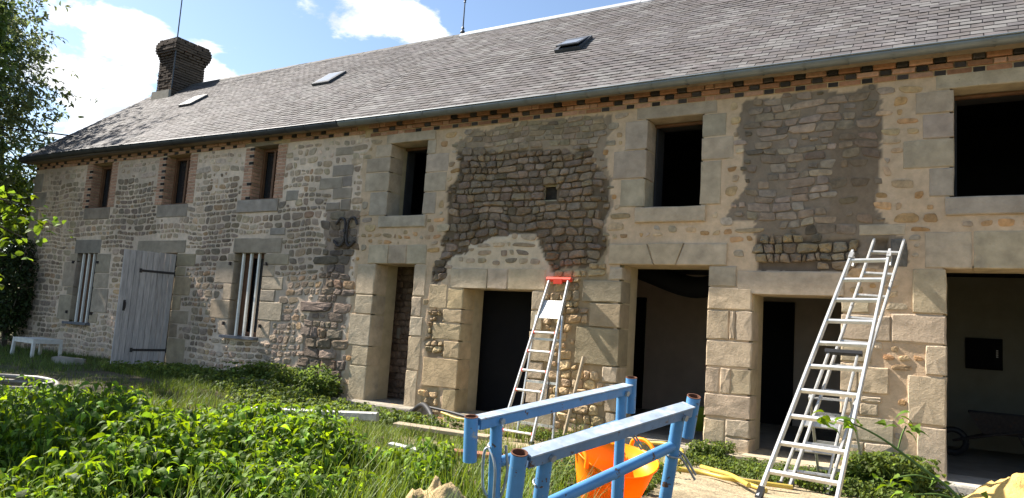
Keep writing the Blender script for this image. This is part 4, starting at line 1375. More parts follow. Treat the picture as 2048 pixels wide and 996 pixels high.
# iron wall anchor shaped like two opposed C
def anchor():
    mb = MB()
    y = -0.045
    for pts in ([(-9.0, 2.78), (-8.90, 2.88), (-8.81, 2.83), (-8.79, 2.66), (-8.80, 2.50), (-8.90, 2.41), (-9.02, 2.50)], [(-8.53, 2.77), (-8.61, 2.88), (-8.72, 2.84), (-8.745, 2.66), (-8.74, 2.50), (-8.67, 2.41), (-8.56, 2.49)]):
        mb.path(smooth_path([(p[0], y, p[1]) for p in pts], 5), 0.021, 8)
    mb.tube((-8.77, -0.09, 2.66), (-8.77, 0.05, 2.66), 0.03, None, 10)
    mb.build('wall_anchor', MT['iron'], house, None, True)


anchor()
# service cables to the gable
for pts, r in (([(-36, -9, 7.6), (-27, -3, 6.1), (-18.6, 0.6, 5.25)], 0.018), ([(-30, -6, 3.9), (-24, -3, 3.45), (-18.9, -0.05, 3.6)], 0.02)):
    MB().path(smooth_path(pts, 8), r, 6).build('cable', MT['black'], house)

# ------------------------------------------------------------------ ladders
def lerp(a, b, t): return Vector(a) + (Vector(b) - Vector(a)) * t


def ladder_into(root, tl, tr, bl, br, rungs, m, rail=(0.06, 0.024), rung_d=0.028, ext=(0.0, 0.0), names=('rail', 'rung'), skip=(), flat=True, wid=0.03):
    """two rails and rungs between four corner points"""
    tl, tr, bl, br = map(Vector, (tl, tr, bl, br))
    nrm = (tr - tl).cross(bl - tl).normalized()
    for a, b in ((tl, bl), (tr, br)):
        d = (a - b).normalized()
        MB().beam(b, a + d * ext[0], rail[1], rail[0], nrm, bev=0.004).build(names[0], m, root)
    for t in rungs:
        a = lerp(bl, tl, t); b = lerp(br, tr, t)
        dd = (b - a).normalized()
        MB().beam(a + dd * .008, b - dd * .008, rung_d + .012 if flat else rung_d, wid, (tl - bl).normalized(), bev=0.005).build(names[1], m, root)
    return nrm


# long front ladder with a flared foot
bl, br = Vector((-1.46, -2.57, gh(-1.46, -2.57) + 0.0)), Vector((-0.87, -2.68, gh(-0.87, -2.68)))
tl, tr = Vector((-1.03, -0.5, 2.25)), Vector((-0.68, -0.5, 2.26))
lad = empty('ladder', (bl + br) / 2, 'long aluminium ladder with a wide flared foot, nearest of the ladders by the small doorway', 'ladder')
RG = [0.085 + i * 0.0965 for i in range(10)]
ladder_into(lad, tl, tr, bl, br, RG, MT['alu'], (0.066, 0.026), 0.03)
for p in (bl, br):
    MB().beam(p - Vector((0, 0, .02)), p + Vector((.016, .06, .07)), 0.05, 0.08, (0, 1, 0)).build('rubber_foot', MT['black'], lad)
for a in (tl, tr):      # hooks that catch on the rear section
    mb = MB()
    d = (a - (bl if a is tl else br)).normalized()
    mb.path(smooth_path([a - d * .1, a - d * .06 + Vector((0, .10, 0.0)), a - d * .02 + Vector((0.0, .13, -.04)), a + Vector((0, .12, -.10)) - d * .06]), 0.013, 6)
    mb.beam(a - d * .13, a - d * .05, 0.04, 0.085, (0, 1, 0))
    mb.build('hook', MT['alu_dirty'], lad)

# rear section leaning on the wall
btl, btr = Vector((-0.87, -0.055, 2.44)), Vector((-0.58, -0.055, 2.43))
bbl, bbr = Vector((-1.40, -1.62, gh(-1.40, -1.62))), Vector((-1.09, -1.50, gh(-1.09, -1.5)))
lad2 = empty('ladder', (bbl + bbr) / 2, 'narrow aluminium ladder section resting against the wall beside the putlog hole', 'ladder')
ladder_into(lad2, btl, btr, bbl, bbr, [0.06 + i * 0.098 for i in range(10)], MT['alu_dirty'], (0.06, 0.024), 0.028)
for p in (bbl, bbr):
    MB().beam(p - Vector((0, 0, .02)), p + Vector((.014, .05, .06)), 0.045, 0.075, (0, 1, 0)).build('rubber_foot', MT['black'], lad2)


# stepladders: front flight with treads, rear legs, platform, head
def stepladder(name, label, tl, tr, bl, br, rl, rr, rungs, m, plat, head_m, caps=None, rung_wid=0.035):
    tl, tr, bl, br, rl, rr = map(Vector, (tl, tr, bl, br, rl, rr))
    st = empty(name, (bl + br) / 2, label, 'stepladder')
    nrm = ladder_into(st, tl, tr, bl, br, rungs, m, (0.052, 0.022), 0.03, names=('rail', 'tread'), wid=rung_wid)
    hl = lerp(bl, tl, plat[0] + .02); hr = lerp(br, tr, plat[0] + .02)
    side = (tr - tl).normalized() * 0.03
    for a, b in ((hl - side, rl - side), (hr + side, rr + side)):
        MB().beam(b, a, 0.02, 0.042, nrm, bev=0.003).build('rear_leg', m, st)
    for t in (0.12, 0.45, 0.8):
        a = lerp(rl - side, hl - side, t); b = lerp(rr + side, hr + side, t)
        MB().beam(a, b, 0.018, 0.03, (0, 0, 1)).build('rear_brace', m, st)
    # platform: a chequered plate hung between the rails
    a, b = lerp(bl, tl, plat[0]), lerp(br, tr, plat[0])
    c, d = lerp(bl, tl, plat[1]) + nrm * plat[2], lerp(br, tr, plat[1]) + nrm * plat[2]
    up_ = (b - a).cross(c - a).normalized() * 0.012
    mb = MB().add([a, b, d, c, a + up_, b + up_, d + up_, c + up_], [(3, 2, 1, 0), (4, 5, 6, 7), (0, 1, 5, 4), (1, 2, 6, 5), (2, 3, 7, 6), (3, 0, 4, 7)])
    pl = mb.build('platform', MT['alu_dirty'], st)
    rib = MB()
    for i in range(1, 9):
        rib.beam(lerp(a, b, i / 9) + up_ * 1.02, lerp(c, d, i / 9) + up_ * 1.02, 0.006, 0.004, up_.normalized())
    rib.build('ribs', MT['alu'], pl)
    MB().beam(tl - side * 1.3, tr + side * 1.3, 0.07, 0.045, (tl - bl).normalized(), bev=0.008).build('head', head_m, st)
    if caps:
        for t in rungs:
            for q, s in ((lerp(bl, tl, t), 1), (lerp(br, tr, t), -1)):
                MB().beam(q + side * s * .2, q + side * s * 0.9, 0.046, rung_wid + .006, (tl - bl).normalized()).build('end_cap', caps, st)
    for q in (bl, br, rl, rr):
        MB().beam(q - Vector((0, 0, .01)), q + Vector((0, .01, .05)), 0.045, 0.06, (0, 1, 0)).build('rubber_foot', MT['black'], st)
    return st


# closed stepladder with red head, leaning beside the black doorway
g0 = float(gh(-4.8, -1.0))
s1 = stepladder('stepladder', 'aluminium stepladder with a red head leaning beside the black doorway',
                (-4.87, -0.07, 1.93), (-4.58, -0.07, 1.93), (-4.95, -0.98, g0), (-4.47, -1.02, g0), (-4.86, -0.66, g0 + .02), (-4.38, -0.70, g0 + .02),
                [0.06 + i * 0.118 for i in range(6)], MT['alu'], (0.74, 0.86, 0.02), MT['red'], MT['red'], 0.026)
MB().beam((-4.79, -0.11, 1.90), (-4.66, -0.11, 1.90), 0.02, 0.07, (0, 0, 1)).build('head_clip', MT['red'], s1)
MB().path(smooth_path([(-4.55, -0.52, 0.60), (-4.52, -0.62, 0.35), (-4.56, -0.75, 0.22), (-4.60, -0.72, 0.45)]), 0.008, 6).build('safety_strap', MT['black'], s1)

# short stepladder standing behind the long ladder
g1 = float(gh(-1.5, -1.2))
s2 = stepladder('stepladder', 'short dirty stepladder with a black head standing behind the long ladder',
                (-1.17, -1.0, 1.19), (-0.91, -1.0, 1.19), (-1.52, -1.45, g1), (-1.13, -1.40, g1), (-1.30, -0.45, g1), (-0.92, -0.42, g1),
                [0.10, 0.28, 0.46], MT['alu_dirty'], (0.64, 0.70, 0.24), MT['black'], None, 0.06)

# ------------------------------------------------------------------ blue trestles
def ring_pts(c, ax, r, n=14, a0=0, a1=360):
    ax = Vector(ax).normalized()
    u = ax.cross(Vector((0, 0, 1)))
    if u.length < 0.05: u = Vector((1, 0, 0))
    u.normalize(); w = ax.cross(u)
    return [Vector(c) + (u * math.cos(R(a)) + w * math.sin(R(a))) * r for a in np.linspace(a0, a1, n)]


def trestle(label, L_, R_, leg_l, leg_r, brace, foot, lean):
    """L_, R_: tops of the end sockets; legs a little inside them"""
    L_, R_ = Vector(L_), Vector(R_)
    root = empty('trestle', ((L_.x + R_.x) / 2, (L_.y + R_.y) / 2, float(gh((L_.x + R_.x) / 2, (L_.y + R_.y) / 2))), label, 'trestle', 'blue mason trestles')
    d = (R_ - L_).normalized()
    up = Vector((0, 0, 1)); u = (up - d * up.dot(d)).normalized()
    # the whole frame stands askew on the rough ground
    u = Matrix.Rotation(R(lean), 3, d) @ u
    up = u; tilt = u
    r = 0.030
    for p, s in ((L_, 1), (R_, -1)):
        q = p - tilt.normalized() * 0.195
        so_ = MB().tube(q, p, r, None, 28, hollow=0.004).build('end_socket', MT['blue'], root, None, False)
        tn = tilt.normalized()
        u1 = tn.cross(d).normalized(); u2 = tn.cross(u1)
        rv = []
        for rr, hh in ((r + .0009, -.002), (r + .0009, .0012), (r - .0045, .0012), (r - .0045, -.08)):
            rv += [p + tn * hh + (u1 * math.cos(2 * PI * i / 24) + u2 * math.sin(2 * PI * i / 24)) * rr for i in range(24)]
        MB().add(rv, [(k * 24 + i, k * 24 + (i + 1) % 24, (k + 1) * 24 + (i + 1) % 24, (k + 1) * 24 + i) for k in range(3) for i in range(24)]).build('rusty_rim', MT['rust'], so_)
    a = L_ + d * 0.034 - tilt * 0.038; b = R_ - d * 0.034 - tilt * 0.062
    side = d.cross(u)
    bar = MB().beam(a, b, 0.055, 0.046, u, bev=0.004).build('cross_bar', MT['blue'] if foot else MT['bluegrey'], root)
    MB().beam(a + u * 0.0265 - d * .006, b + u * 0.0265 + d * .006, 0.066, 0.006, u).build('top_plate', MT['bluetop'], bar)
    for k, (t, fl) in enumerate(((leg_l, 0), (leg_r, 1))):
        top = lerp(L_, R_, t) - tilt * (0.055 if fl == 0 else 0.083)
        gz_ = float(gh(top.x, top.y))
        low = top - u * ((top.z - gz_ + .03) / u.z)
        leg = MB().tube(low, top, 0.028, None, 20).build('leg', MT['blue'], root, None, True)
        MB().tube(low, lerp(low, top, 0.52), 0.034, None, 24, hollow=0.004).build('sleeve', MT['blue'], leg, None, False)
        MB().beam(low - side * .30 + up * .02, low + side * .30 + up * .02, 0.05, 0.04, up).build('foot', MT['blue'], root)
        bolt = top + up * .012
        mb = MB().tube(bolt - side * .04, bolt + side * .04, 0.008, None, 8)
        mb.tube(bolt + side * .030, bolt + side * .042, 0.015, None, 6); mb.tube(bolt - side * .042, bolt - side * .030, 0.015, None, 6)
        mb.build('bolt', MT['galv'], root)
        # bent pin on its ring
        if fl == 1:
            c = lerp(low, top, 0.80)
            mb = MB().path(ring_pts(c, (0.25, -.2, 1), 0.038), 0.0055, 6)
            e0 = c - side * -0.0 + RIGHT * 0.03
            for o_ in (-.012, .012):
                mb.path(smooth_path([c + RIGHT * .03 + up * o_, c + RIGHT * .06 - up * (.03 - o_), c + RIGHT * .12 - up * (.115 - o_)]), 0.0055, 6)
            mb.build('locking_pin', MT['galv'], root, None, True)
        else:
            c = lerp(low, top, 0.86)
            MB().path(ring_pts(c, (0.35, -.25, 1), 0.034, 14, 200, 380), 0.004, 6).build('pin_ring', MT['galv'], root, None, True)
    # lower tube brace
    a = lerp(L_, R_, leg_l) - up * brace[0]; b = lerp(L_, R_, leg_r) - up * brace[1]
    MB().tube(a, b, 0.024, None, 16).build('brace_tube', MT['blue'], root, None, True)
    if foot:
        c = lerp(L_, R_, leg_l) - up * 0.22
        mb = MB().path(smooth_path([c + up * .06 + RIGHT * .045, c + RIGHT * .055 - up * .06, c - up * .17 + RIGHT * .03, c - up * .185 - RIGHT * .01, c - up * .13 - RIGHT * .05, c - RIGHT * .052 + up * .02, c + up * .045 - RIGHT * .03, c - up * .02 - FWD * .045, c - up * .16 - FWD * .05]), 0.0065, 8)
        mb.build('locking_pin', MT['galv'], root, None, True)
    return root


trestle('far blue steel trestle with rusty socket tubes, nearer the house wall', (-1.82, -6.29, 0.79), (-1.58, -5.10, 0.96), 0.13, 0.93, (0.24, 0.24), True, 5)
trestle('near blue steel trestle in the foreground, in front of the orange tub', (-1.35, -6.67, 0.74), (-1.05, -5.66, 0.93), 0.13, 0.91, (0.26, 0.215), False, 15)


# ------------------------------------------------------------------ orange tub
def tub(cx, cy, zb, r0, r1, h):
    rt = Vector((RIGHT.x, RIGHT.y, 0)).normalized(); fw_ = Vector((FWD.x, FWD.y, 0)).normalized()
    TM = Matrix.Rotation(R(15), 3, rt) @ Matrix.Rotation(R(6), 3, fw_)
    c0 = Vector((cx, cy, zb))
    tp = lambda p: c0 + TM @ (Vector(p) - c0) + Vector((0, 0, 0.035))
    root = empty('tub', (cx, cy, zb), 'bright orange flexible tub with two handles behind the blue trestles', 'tub')
    n = 36
    prof = [(0.0, 0.004), (r0 * .9, 0.0), (r0, 0.02), (r0 + (r1 - r0) * .5, h * .5), (r1, h), (r1 + .008, h + .004), (r1 + .006, h - .012), (r1 - .006, h - .004), (r0 + (r1 - r0) * .5 - .006, h * .5), (r0 - .006, 0.026), (0.0, 0.02)]
    vs = []; fs = []
    for r, z in prof:
        for i in range(n):
            a = 2 * PI * i / n
            sq = 1 + 0.05 * math.cos(2 * a + .6) * (z / h)
            vs.append((cx + r * sq * math.cos(a), cy + r * sq * math.sin(a), zb + z - 0.018 * math.cos(2 * a + 2.2) * (z / h)))
    for k in range(len(prof) - 1):
        fs += [(k * n + i, k * n + (i + 1) % n, (k + 1) * n + (i + 1) % n, (k + 1) * n + i) for i in range(n)]
    MB().add([tp(v) for v in vs], fs).build('bowl', MT['orange'], root, None, True)
    for a in (R(70), R(235)):
        u = Vector((math.cos(a), math.sin(a), 0)); t = Vector((-u.y, u.x, 0))
        c = Vector((cx, cy, zb + h)) + u * (r1 - .0)
        MB().path(smooth_path([tp(q_) for q_ in [c - t * .11 - Vector((0, 0, .03)), c - t * .09 + Vector((0, 0, .035)) + u * .0, c + Vector((0, 0, .065)) + u * .01, c + t * .09 + Vector((0, 0, .035)), c + t * .11 - Vector((0, 0, .03))]]), 0.014, 10).build('handle', MT['orange'], root, None, True)


tub(-2.06, -4.25, float(gh(-2.06, -4.25)) - 0.02, 0.20, 0.275, 0.31)

# ------------------------------------------------------------------ leaning stick, table, planks, slabs, hoses
mb = MB().path(smooth_path([(-4.42, -0.27, -0.13), (-4.37, -0.17, 0.35), (-4.31, -0.04, 0.92)]), 0.024, 7, rad=None)
tag(mb.build('wooden_stake', MT['plank'], None, (-4.42, -0.27, -0.13), True), 'grey wooden stake leaning on the rubble right of the red-headed stepladder', 'stake')


def table():
    cx, cy, h = -15.9, -1.05, 0.36
    g = float(gh(cx, cy))
    root = empty('garden_table', (cx, cy, g), 'low white garden table on the grass by the far barred window', 'table')
    MB().box(cx - .40, cx + .40, cy - .28, cy + .28, g + h - .03, g + h).build('table_top', MT['white'], root)
    ap = MB()
    ap.box(cx - .38, cx + .38, cy - .27, cy - .25, g + h - .09, g + h - .031); ap.box(cx - .38, cx + .38, cy + .25, cy + .27, g + h - .09, g + h - .031)
    ap.box(cx - .40, cx - .381, cy - .27, cy + .27, g + h - .09, g + h - .031); ap.box(cx + .381, cx + .40, cy - .27, cy + .27, g + h - .09, g + h - .031)
    ap.build('apron', MT['white'], root)
    for sx in (-1, 1):
        for sy in (-1, 1):
            MB().beam((cx + sx * .385, cy + sy * .265, g), (cx + sx * .372, cy + sy * .255, g + h - .031), 0.055, 0.055, (0, 1, 0), bev=.006).build('leg', MT['white'], root)


table()


def lying(name, p0, p1, w, h, m, label, cat, up=(0, 0, 1), col=(1, 1, 1)):
    p0, p1 = Vector(p0), Vector(p1)
    mb = MB().beam(p0, p1, w, h, up, bev=min(w, h) * .12, col=col)
    return tag(mb.build(name, m, None), label, cat)


def gp(x, y, dz=0.0): return (x, y, float(gh(x, y)) + dz)


lying('metal_profile', gp(-7.2, -2.9, .14), gp(-5.75, -2.35, .14), 0.10, 0.10, MT['alu_dirty'], 'grey metal box profile lying in the weeds before the narrow doorway', 'beam')
lying('board', gp(-8.4, -4.25, .22), gp(-7.5, -4.05, .22), 0.12, 0.03, MT['white'], 'pale board half hidden at the far edge of the nettles', 'board')
lying('plank', gp(-5.35, -2.5, .10), gp(-4.35, -2.15, .10), 0.20, 0.04, MT['plank'], 'light wooden plank lying on the grass before the black doorway', 'plank')
lying('plank', gp(-4.0, -3.3, .06), gp(-2.7, -3.15, .06), 0.14, 0.045, mat('red_brown_board', (0.30, 0.13, 0.07), .8, .25, 9, .2, 30, .006), 'reddish plank lying on the ground behind the orange tub', 'plank')
lying('board', gp(-4.2, -3.95, .12), gp(-3.85, -3.88, .10), 0.09, 0.02, MT['white'], 'small white board scrap in the grass left of the trestles', 'board')
for (x, y, w, d, rz, lb) in ((-9.75, -0.75, 0.62, 0.30, .3, 'flat broken stone slab in the weeds under the cottage wall'), (-9.2, -0.55, 0.42, 0.22, .1, 'smaller flat stone slab beside the leafy weeds near the wall anchor'), (-14.2, -1.3, 0.9, 0.5, .1, 'pale flat stone before the open plank door')):
    n = 9
    top = [(x + w * (.5 + random.uniform(-.08, .04)) * math.cos(2 * PI * i / n + rz), y + d * (.5 + random.uniform(-.1, .05)) * math.sin(2 * PI * i / n + rz)) for i in range(n)]
    g = float(gh(x, y)) + .10
    vs = [(p[0], p[1], g + random.uniform(-.008, .008)) for p in top] + [(p[0] * 1.0, p[1], g - .14) for p in top]
    mb = MB().add(vs, [tuple(range(n))] + [(i, n + i, n + (i + 1) % n, (i + 1) % n) for i in range(n)], (0.32, .29, .24))
    tag(mb.build('stone_slab', MT['ashlar']), lb, 'stone slab')


def coil(name, c, r, turns, rad, m, label, tail=None, wob=.06):
    pts = []
    n = 26
    for i in range(int(n * turns)):
        a = 2 * PI * i / n
        rr = r * (1 + wob * math.sin(a * 1.3 + i * .01) + random.uniform(-.01, .01)) * (1 - .1 * (i // n) / max(1, turns))
        x, y = c[0] + rr * math.cos(a) * 1.15, c[1] + rr * math.sin(a)
        pts.append((x, y, float(gh(x, y)) + rad + c[2] + (i / n) * rad * 1.1))
    if tail:
        pts += [Vector(p) for p in smooth_path([pts[-1]] + tail, 6)][1:]
    mb = MB().path(pts, rad, 8)
    return tag(mb.build(name, m, None, None, True), label, 'hose')


coil('conduit_coil', (-9.75, -4.45, 0.02), 0.55, 4.2, 0.028, mat('grey_conduit', (0.28, 0.26, 0.23), .5, .15, 8, .5, 90, .004), 'coiled grey-brown conduit pipe on the ground at the far left')
mb = MB().path(smooth_path([gp(-6.9, -.35, .02), gp(-6.75, -.45, .12), gp(-6.45, -.62, .26), gp(-6.05, -.95, .20), gp(-5.8, -1.2, .05), gp(-5.6, -1.4, .03)], 8), 0.036, 8)
tag(mb.build('black_pipe', MT['black'], None, None, True), 'thick black pipe looping over the doorstep between the first two doorways', 'hose')
mb = MB().path(smooth_path([gp(-6.6, -.25, .18), gp(-6.2, -.30, .16), gp(-5.8, -.40, .14), gp(-5.3, -.45, .13), gp(-5.1, -.7, .06)], 8), 0.02, 8)
tag(mb.build('black_cable', MT['black'], None, None, True), 'thin black cable lying along the threshold of the black doorway', 'hose')
mb = MB().path(smooth_path([gp(-6.3, -.38, .15), gp(-5.9, -.5, .12), gp(-5.5, -.55, .14), gp(-5.25, -.5, .11)], 8), 0.016, 8)
tag(mb.build('yellow_cable', MT['ygreen'], None, None, True), 'thin yellowish hose lying beside the black cable at the doorway', 'hose')
mb = MB().path(smooth_path([gp(-3.3, -0.45, .03), gp(-3.35, -0.30, .10), gp(-3.05, -0.32, .14), gp(-2.8, -0.45, .10), gp(-2.7, -0.9, .03), gp(-2.6, -1.5, .025)], 8), 0.022, 8)
tag(mb.build('yellow_hose', MT['ygreen'], None, None, True), 'yellow hose arching beside the doorstep of the wide doorway', 'hose')
for k, pts in enumerate(([(-2.5, -1.8), (-2.2, -1.65), (-1.9, -1.7), (-1.7, -1.95), (-1.5, -2.1)], [(-2.55, -2.1), (-2.15, -1.95), (-1.85, -2.05), (-1.6, -1.9), (-1.35, -1.75)], [(-2.3, -1.35), (-2.05, -1.75), (-1.85, -1.95), (-1.6, -2.3)])):
    mb = MB().path(smooth_path([gp(p[0], p[1], .024 + .02 * k) for p in pts], 8), 0.021, 8)
    tag(mb.build('yellow_hose', MT['ygreen'], None, None, True), ('yellow hose strand lying nearest the small doorway step', 'yellow hose strand crossing in the middle of the tangle by the ladders', 'short yellow hose strand crossing over the others by the ladders')[k], 'hose')


# ------------------------------------------------------------------ heaps
def heap(name, cx, cy, r, h, m, label, cat, zb=None, lump=0.5, seed=3):
    n, k = 40, 16
    zb = float(gh(cx, cy)) if zb is None else zb
    nz = Noise2(seed)
    vs = [(cx, cy, zb + h)]
    for j in range(1, k + 1):
        t = j / k
        for i in range(n):
            a = 2 * PI * i / n
            rr = r * t * (1 + .22 * (float(nz(math.cos(a) * 1.5 + 5, math.sin(a) * 1.5 + 5)) - .5) * 2)
            x, y = cx + rr * math.cos(a) * 1.2, cy + rr * math.sin(a)
            z = zb + h * max(0, 1 - t ** 1.35) + (fbm(nz, x * 9, y * 9, 4) - .5) * lump * h * (1 - t ** 4) - .03 * t
            vs.append((x, y, float(z)))
    fs = [(0, 1 + i, 1 + (i + 1) % n) for i in range(n)]
    for j in range(k - 1):
        fs += [(1 + j * n + i, 1 + (j + 1) * n + i, 1 + (j + 1) * n + (i + 1) % n, 1 + j * n + (i + 1) % n) for i in range(n)]
    return tag(MB().add(vs, fs).build(name, m, None, (cx, cy, zb), True), label, cat)


heap('earth_heap', -2.42, -5.66, 0.30, 0.33, MT['earth'], 'lumpy ochre earth heap in the grass left of the trestles', 'earth heap', None, 0.9, 3)
heap('sand_heap', 0.40, -1.25, 0.55, 0.42, MT['sand'], 'yellow sand heap before the rightmost doorway', 'sand heap', None, 0.4, 5)


# ------------------------------------------------------------------ wheelbarrow in the dark right-hand room
def barrow():
    x, y, g = 0.45, 2.7, -0.05
    root = empty('wheelbarrow', (x, y, g), 'dark wheelbarrow standing in the gloom of the rightmost room', 'wheelbarrow')
    t = [(-.45, -.28), (.45, -.22), (.45, .22), (-.45, .28)]
    vs = [(x + a * .65, y + b * .7, g + .34) for a, b in t] + [(x + a, y + b, g + .60) for a, b in t]
    MB().add(vs, [(3, 2, 1, 0)] + [(i, (i + 1) % 4, 4 + (i + 1) % 4, 4 + i) for i in range(4)]).build('tray', MT['iron'], root)
    for s in (-1, 1):
        MB().path([(x - .62, y, g + .2), (x - .2, y + s * .2, g + .33), (x + .8, y + s * .28, g + .56)], 0.018, 6).build('handle', MT['iron'], root)
        MB().path([(x + .1, y + s * .22, g + .36), (x + .25, y + s * .24, g), (x + .4, y + s * .24, g + .45)], 0.015, 6).build('leg', MT['iron'], root)
    MB().path(ring_pts((x - .62, y, g + .19), (0, 1, 0), 0.15, 22), 0.04, 8).build('wheel', MT['black'], root)


barrow()
c = (-3.35, 1.9)
mb = MB()
n = 18
mb.add([(c[0] + .15 * math.cos(2 * PI * i / n), c[1] + .15 * math.sin(2 * PI * i / n), -0.05) for i in range(n)] + [(c[0] + .19 * math.cos(2 * PI * i / n), c[1] + .19 * math.sin(2 * PI * i / n), 0.28) for i in range(n)], [(i, (i + 1) % n, n + (i + 1) % n, n + i) for i in range(n)] + [tuple(range(n - 1, -1, -1))])
pail = mb.build('bucket', mat('lime_plastic', (0.25, 0.33, 0.03), .5, .1, 8), None, (c[0], c[1], -.05), True)
tag(pail, 'lime green bucket inside the wide doorway', 'bucket')
MB().path([(c[0] + .19 * math.cos(a), c[1] + .19 * math.sin(a) * .2, .28 + .16 * math.sin(a)) for a in np.linspace(0, PI, 14)], 0.006, 6).build('handle', MT['galv'], pail)

# ------------------------------------------------------------------ vegetation
def leaf_template(kind):
    if kind == 'nettle':       # toothed, pointed, folded along the midrib, drooping; along +x
        prof = [(0.0, 0.0), (0.10, 0.20), (0.26, 0.29), (0.32, 0.22), (0.48, 0.24), (0.54, 0.16), (0.70, 0.15), (0.76, 0.08), (1.0, 0.0)]
    elif kind == 'round':
        prof = [(0.0, 0.0), (0.2, 0.25), (0.5, 0.36), (0.8, 0.24), (1.0, 0.0)]
    else:
        prof = [(0.0, 0.0), (0.35, 0.18), (0.7, 0.14), (1.0, 0.0)]
    V = []; F = []
    n = len(prof)
    droop = lambda t: 0.10 * math.sin(PI * min(1, t * 1.1)) - 0.22 * t * t
    for t, w in prof: V.append((t, 0, droop(t)))
    mid = list(range(n))
    ups = {}; dns = {}
    for i, (t, w) in enumerate(prof):
        if w > 0:
            ups[i] = len(V); V.append((t, w, droop(t) + w * 0.28))
            dns[i] = len(V); V.append((t, -w, droop(t) + w * 0.28))
    for i in range(n - 1):
        for S in (ups, dns):
            a, b = mid[i], mid[i + 1]
            if i in S and i + 1 in S: F += [(a, b, S[i + 1]), (a, S[i + 1], S[i])]
            elif i + 1 in S: F += [(a, b, S[i + 1])]
            elif i in S: F += [(a, b, S[i])]
    return np.array(V, float), np.array(F, int)


def rot_zyx(yaw, pitch, roll):
    """arrays -> (n,3,3): leaf along +x, pitched down by pitch, rolled, then yawed"""
    cy, sy = np.cos(yaw), np.sin(yaw); cp, sp = np.cos(pitch), np.sin(pitch); cr, sr = np.cos(roll), np.sin(roll)
    M = np.empty((len(yaw), 3, 3))
    M[:, 0, 0] = cy * cp; M[:, 0, 1] = cy * sp * sr - sy * cr; M[:, 0, 2] = cy * sp * cr + sy * sr
    M[:, 1, 0] = sy * cp; M[:, 1, 1] = sy * sp * sr + cy * cr; M[:, 1, 2] = sy * sp * cr - cy * sr
    M[:, 2, 0] = -sp; M[:, 2, 1] = cp * sr; M[:, 2, 2] = cp * cr
    return M


def scatter_leaves(pos, yaw, pitch, roll, size, col, kind):
    V, F = leaf_template(kind)
    M = rot_zyx(yaw, pitch, roll)
    W = np.einsum('nij,kj->nki', M, V) * size[:, None, None] + pos[:, None, :]
    n, k = len(pos), len(V)
    FF = (F[None] + (np.arange(n) * k)[:, None, None]).reshape(-1, 3)
    return W.reshape(-1, 3), FF, np.repeat(col, k, 0)


def join(parts):
    V = []; F = []; C = []; b = 0
    for v, f, c in parts:
        V.append(v); F.append(f + b); C.append(c); b += len(v)
    return np.concatenate(V), np.concatenate(F), np.concatenate(C)


def stems(p0, p1, r, col):
    """thin triangular stems p0->p1 (n,3)"""
    n = len(p0)
    ang = np.array([0, 2.094, 4.189])
    off = np.stack([np.cos(ang), np.sin(ang), np.zeros(3)], -1)
    V = np.concatenate([p0[:, None] + off[None] * r, p1[:, None] + off[None] * r * .6], 1)
    f = np.array([(0, 1, 4), (0, 4, 3), (1, 2, 5), (1, 5, 4), (2, 0, 3), (2, 3, 5)])
    F = (f[None] + (np.arange(n) * 6)[:, None, None]).reshape(-1, 3)
    return V.reshape(-1, 3), F, np.tile(np.array(col), (n * 6, 1))


def plant_cloud(pts, hgt, nodes, lsize, colf, kind='nettle', spread=0.03, pitch=(0.1, 0.7)):
    """upright stems with opposite leaf pairs"""
    n = len(pts)
    base = np.column_stack([pts, gh(pts[:, 0], pts[:, 1])])
    lean = rng.normal(0, .16, (n, 2))
    top = base + np.column_stack([lean * hgt[:, None], hgt])
    parts = [stems(base, top, 0.004, (0.09, 0.14, 0.04))]
    P = []; Y = []; S = []
    yaw0 = rng.uniform(0, 2 * PI, n)
    for k in range(nodes):
        t = 0.22 + 0.78 * k / (nodes - 1)
        s = lsize * (0.55 + 0.75 * math.sin(PI * min(0.97, (0.25 + 0.72 * (1 - t) + .12))))
        for side in (0, 1):
            for quarter in ((0, 1) if k == nodes - 1 else (0,)):
                P.append(base + (top - base) * t)
                Y.append(yaw0 + k * PI / 2 + side * PI + quarter * PI / 2 + rng.normal(0, .3, n))
                S.append(s * rng.uniform(.7, 1.25, n) * (0.7 if quarter else 1))
    P = np.concatenate(P); Y = np.concatenate(Y); S = np.concatenate(S)
    P = P + np.column_stack([np.cos(Y), np.sin(Y), np.zeros(len(Y))]) * spread * rng.uniform(.4, 1.2, len(Y))[:, None]
    col = colf(len(P))
    parts.append(scatter_leaves(P, Y, rng.uniform(pitch[0], pitch[1], len(P)), rng.normal(0, .35, len(P)), S, col, kind))
    return parts


def green(n, base, var=0.25, yel=0.3):
    b = np.array(base)
    v = np.exp(rng.normal(0, var, n))[:, None]
    y = rng.uniform(0, yel, n)[:, None]
    c = b[None] * v
    return np.clip(c * (1 + y * np.array([0.9, 0.25, -0.3])[None]), 0.004, .6)


def sample_poly(poly, n):
    P = np.array(poly); lo, hi = P.min(0), P.max(0)
    out = []
    while sum(len(o) for o in out) < n:
        q = rng.uniform(lo, hi, (n * 2, 2))
        out.append(q[in_poly(q[:, 0], q[:, 1], poly)])
    return np.concatenate(out)[:n]


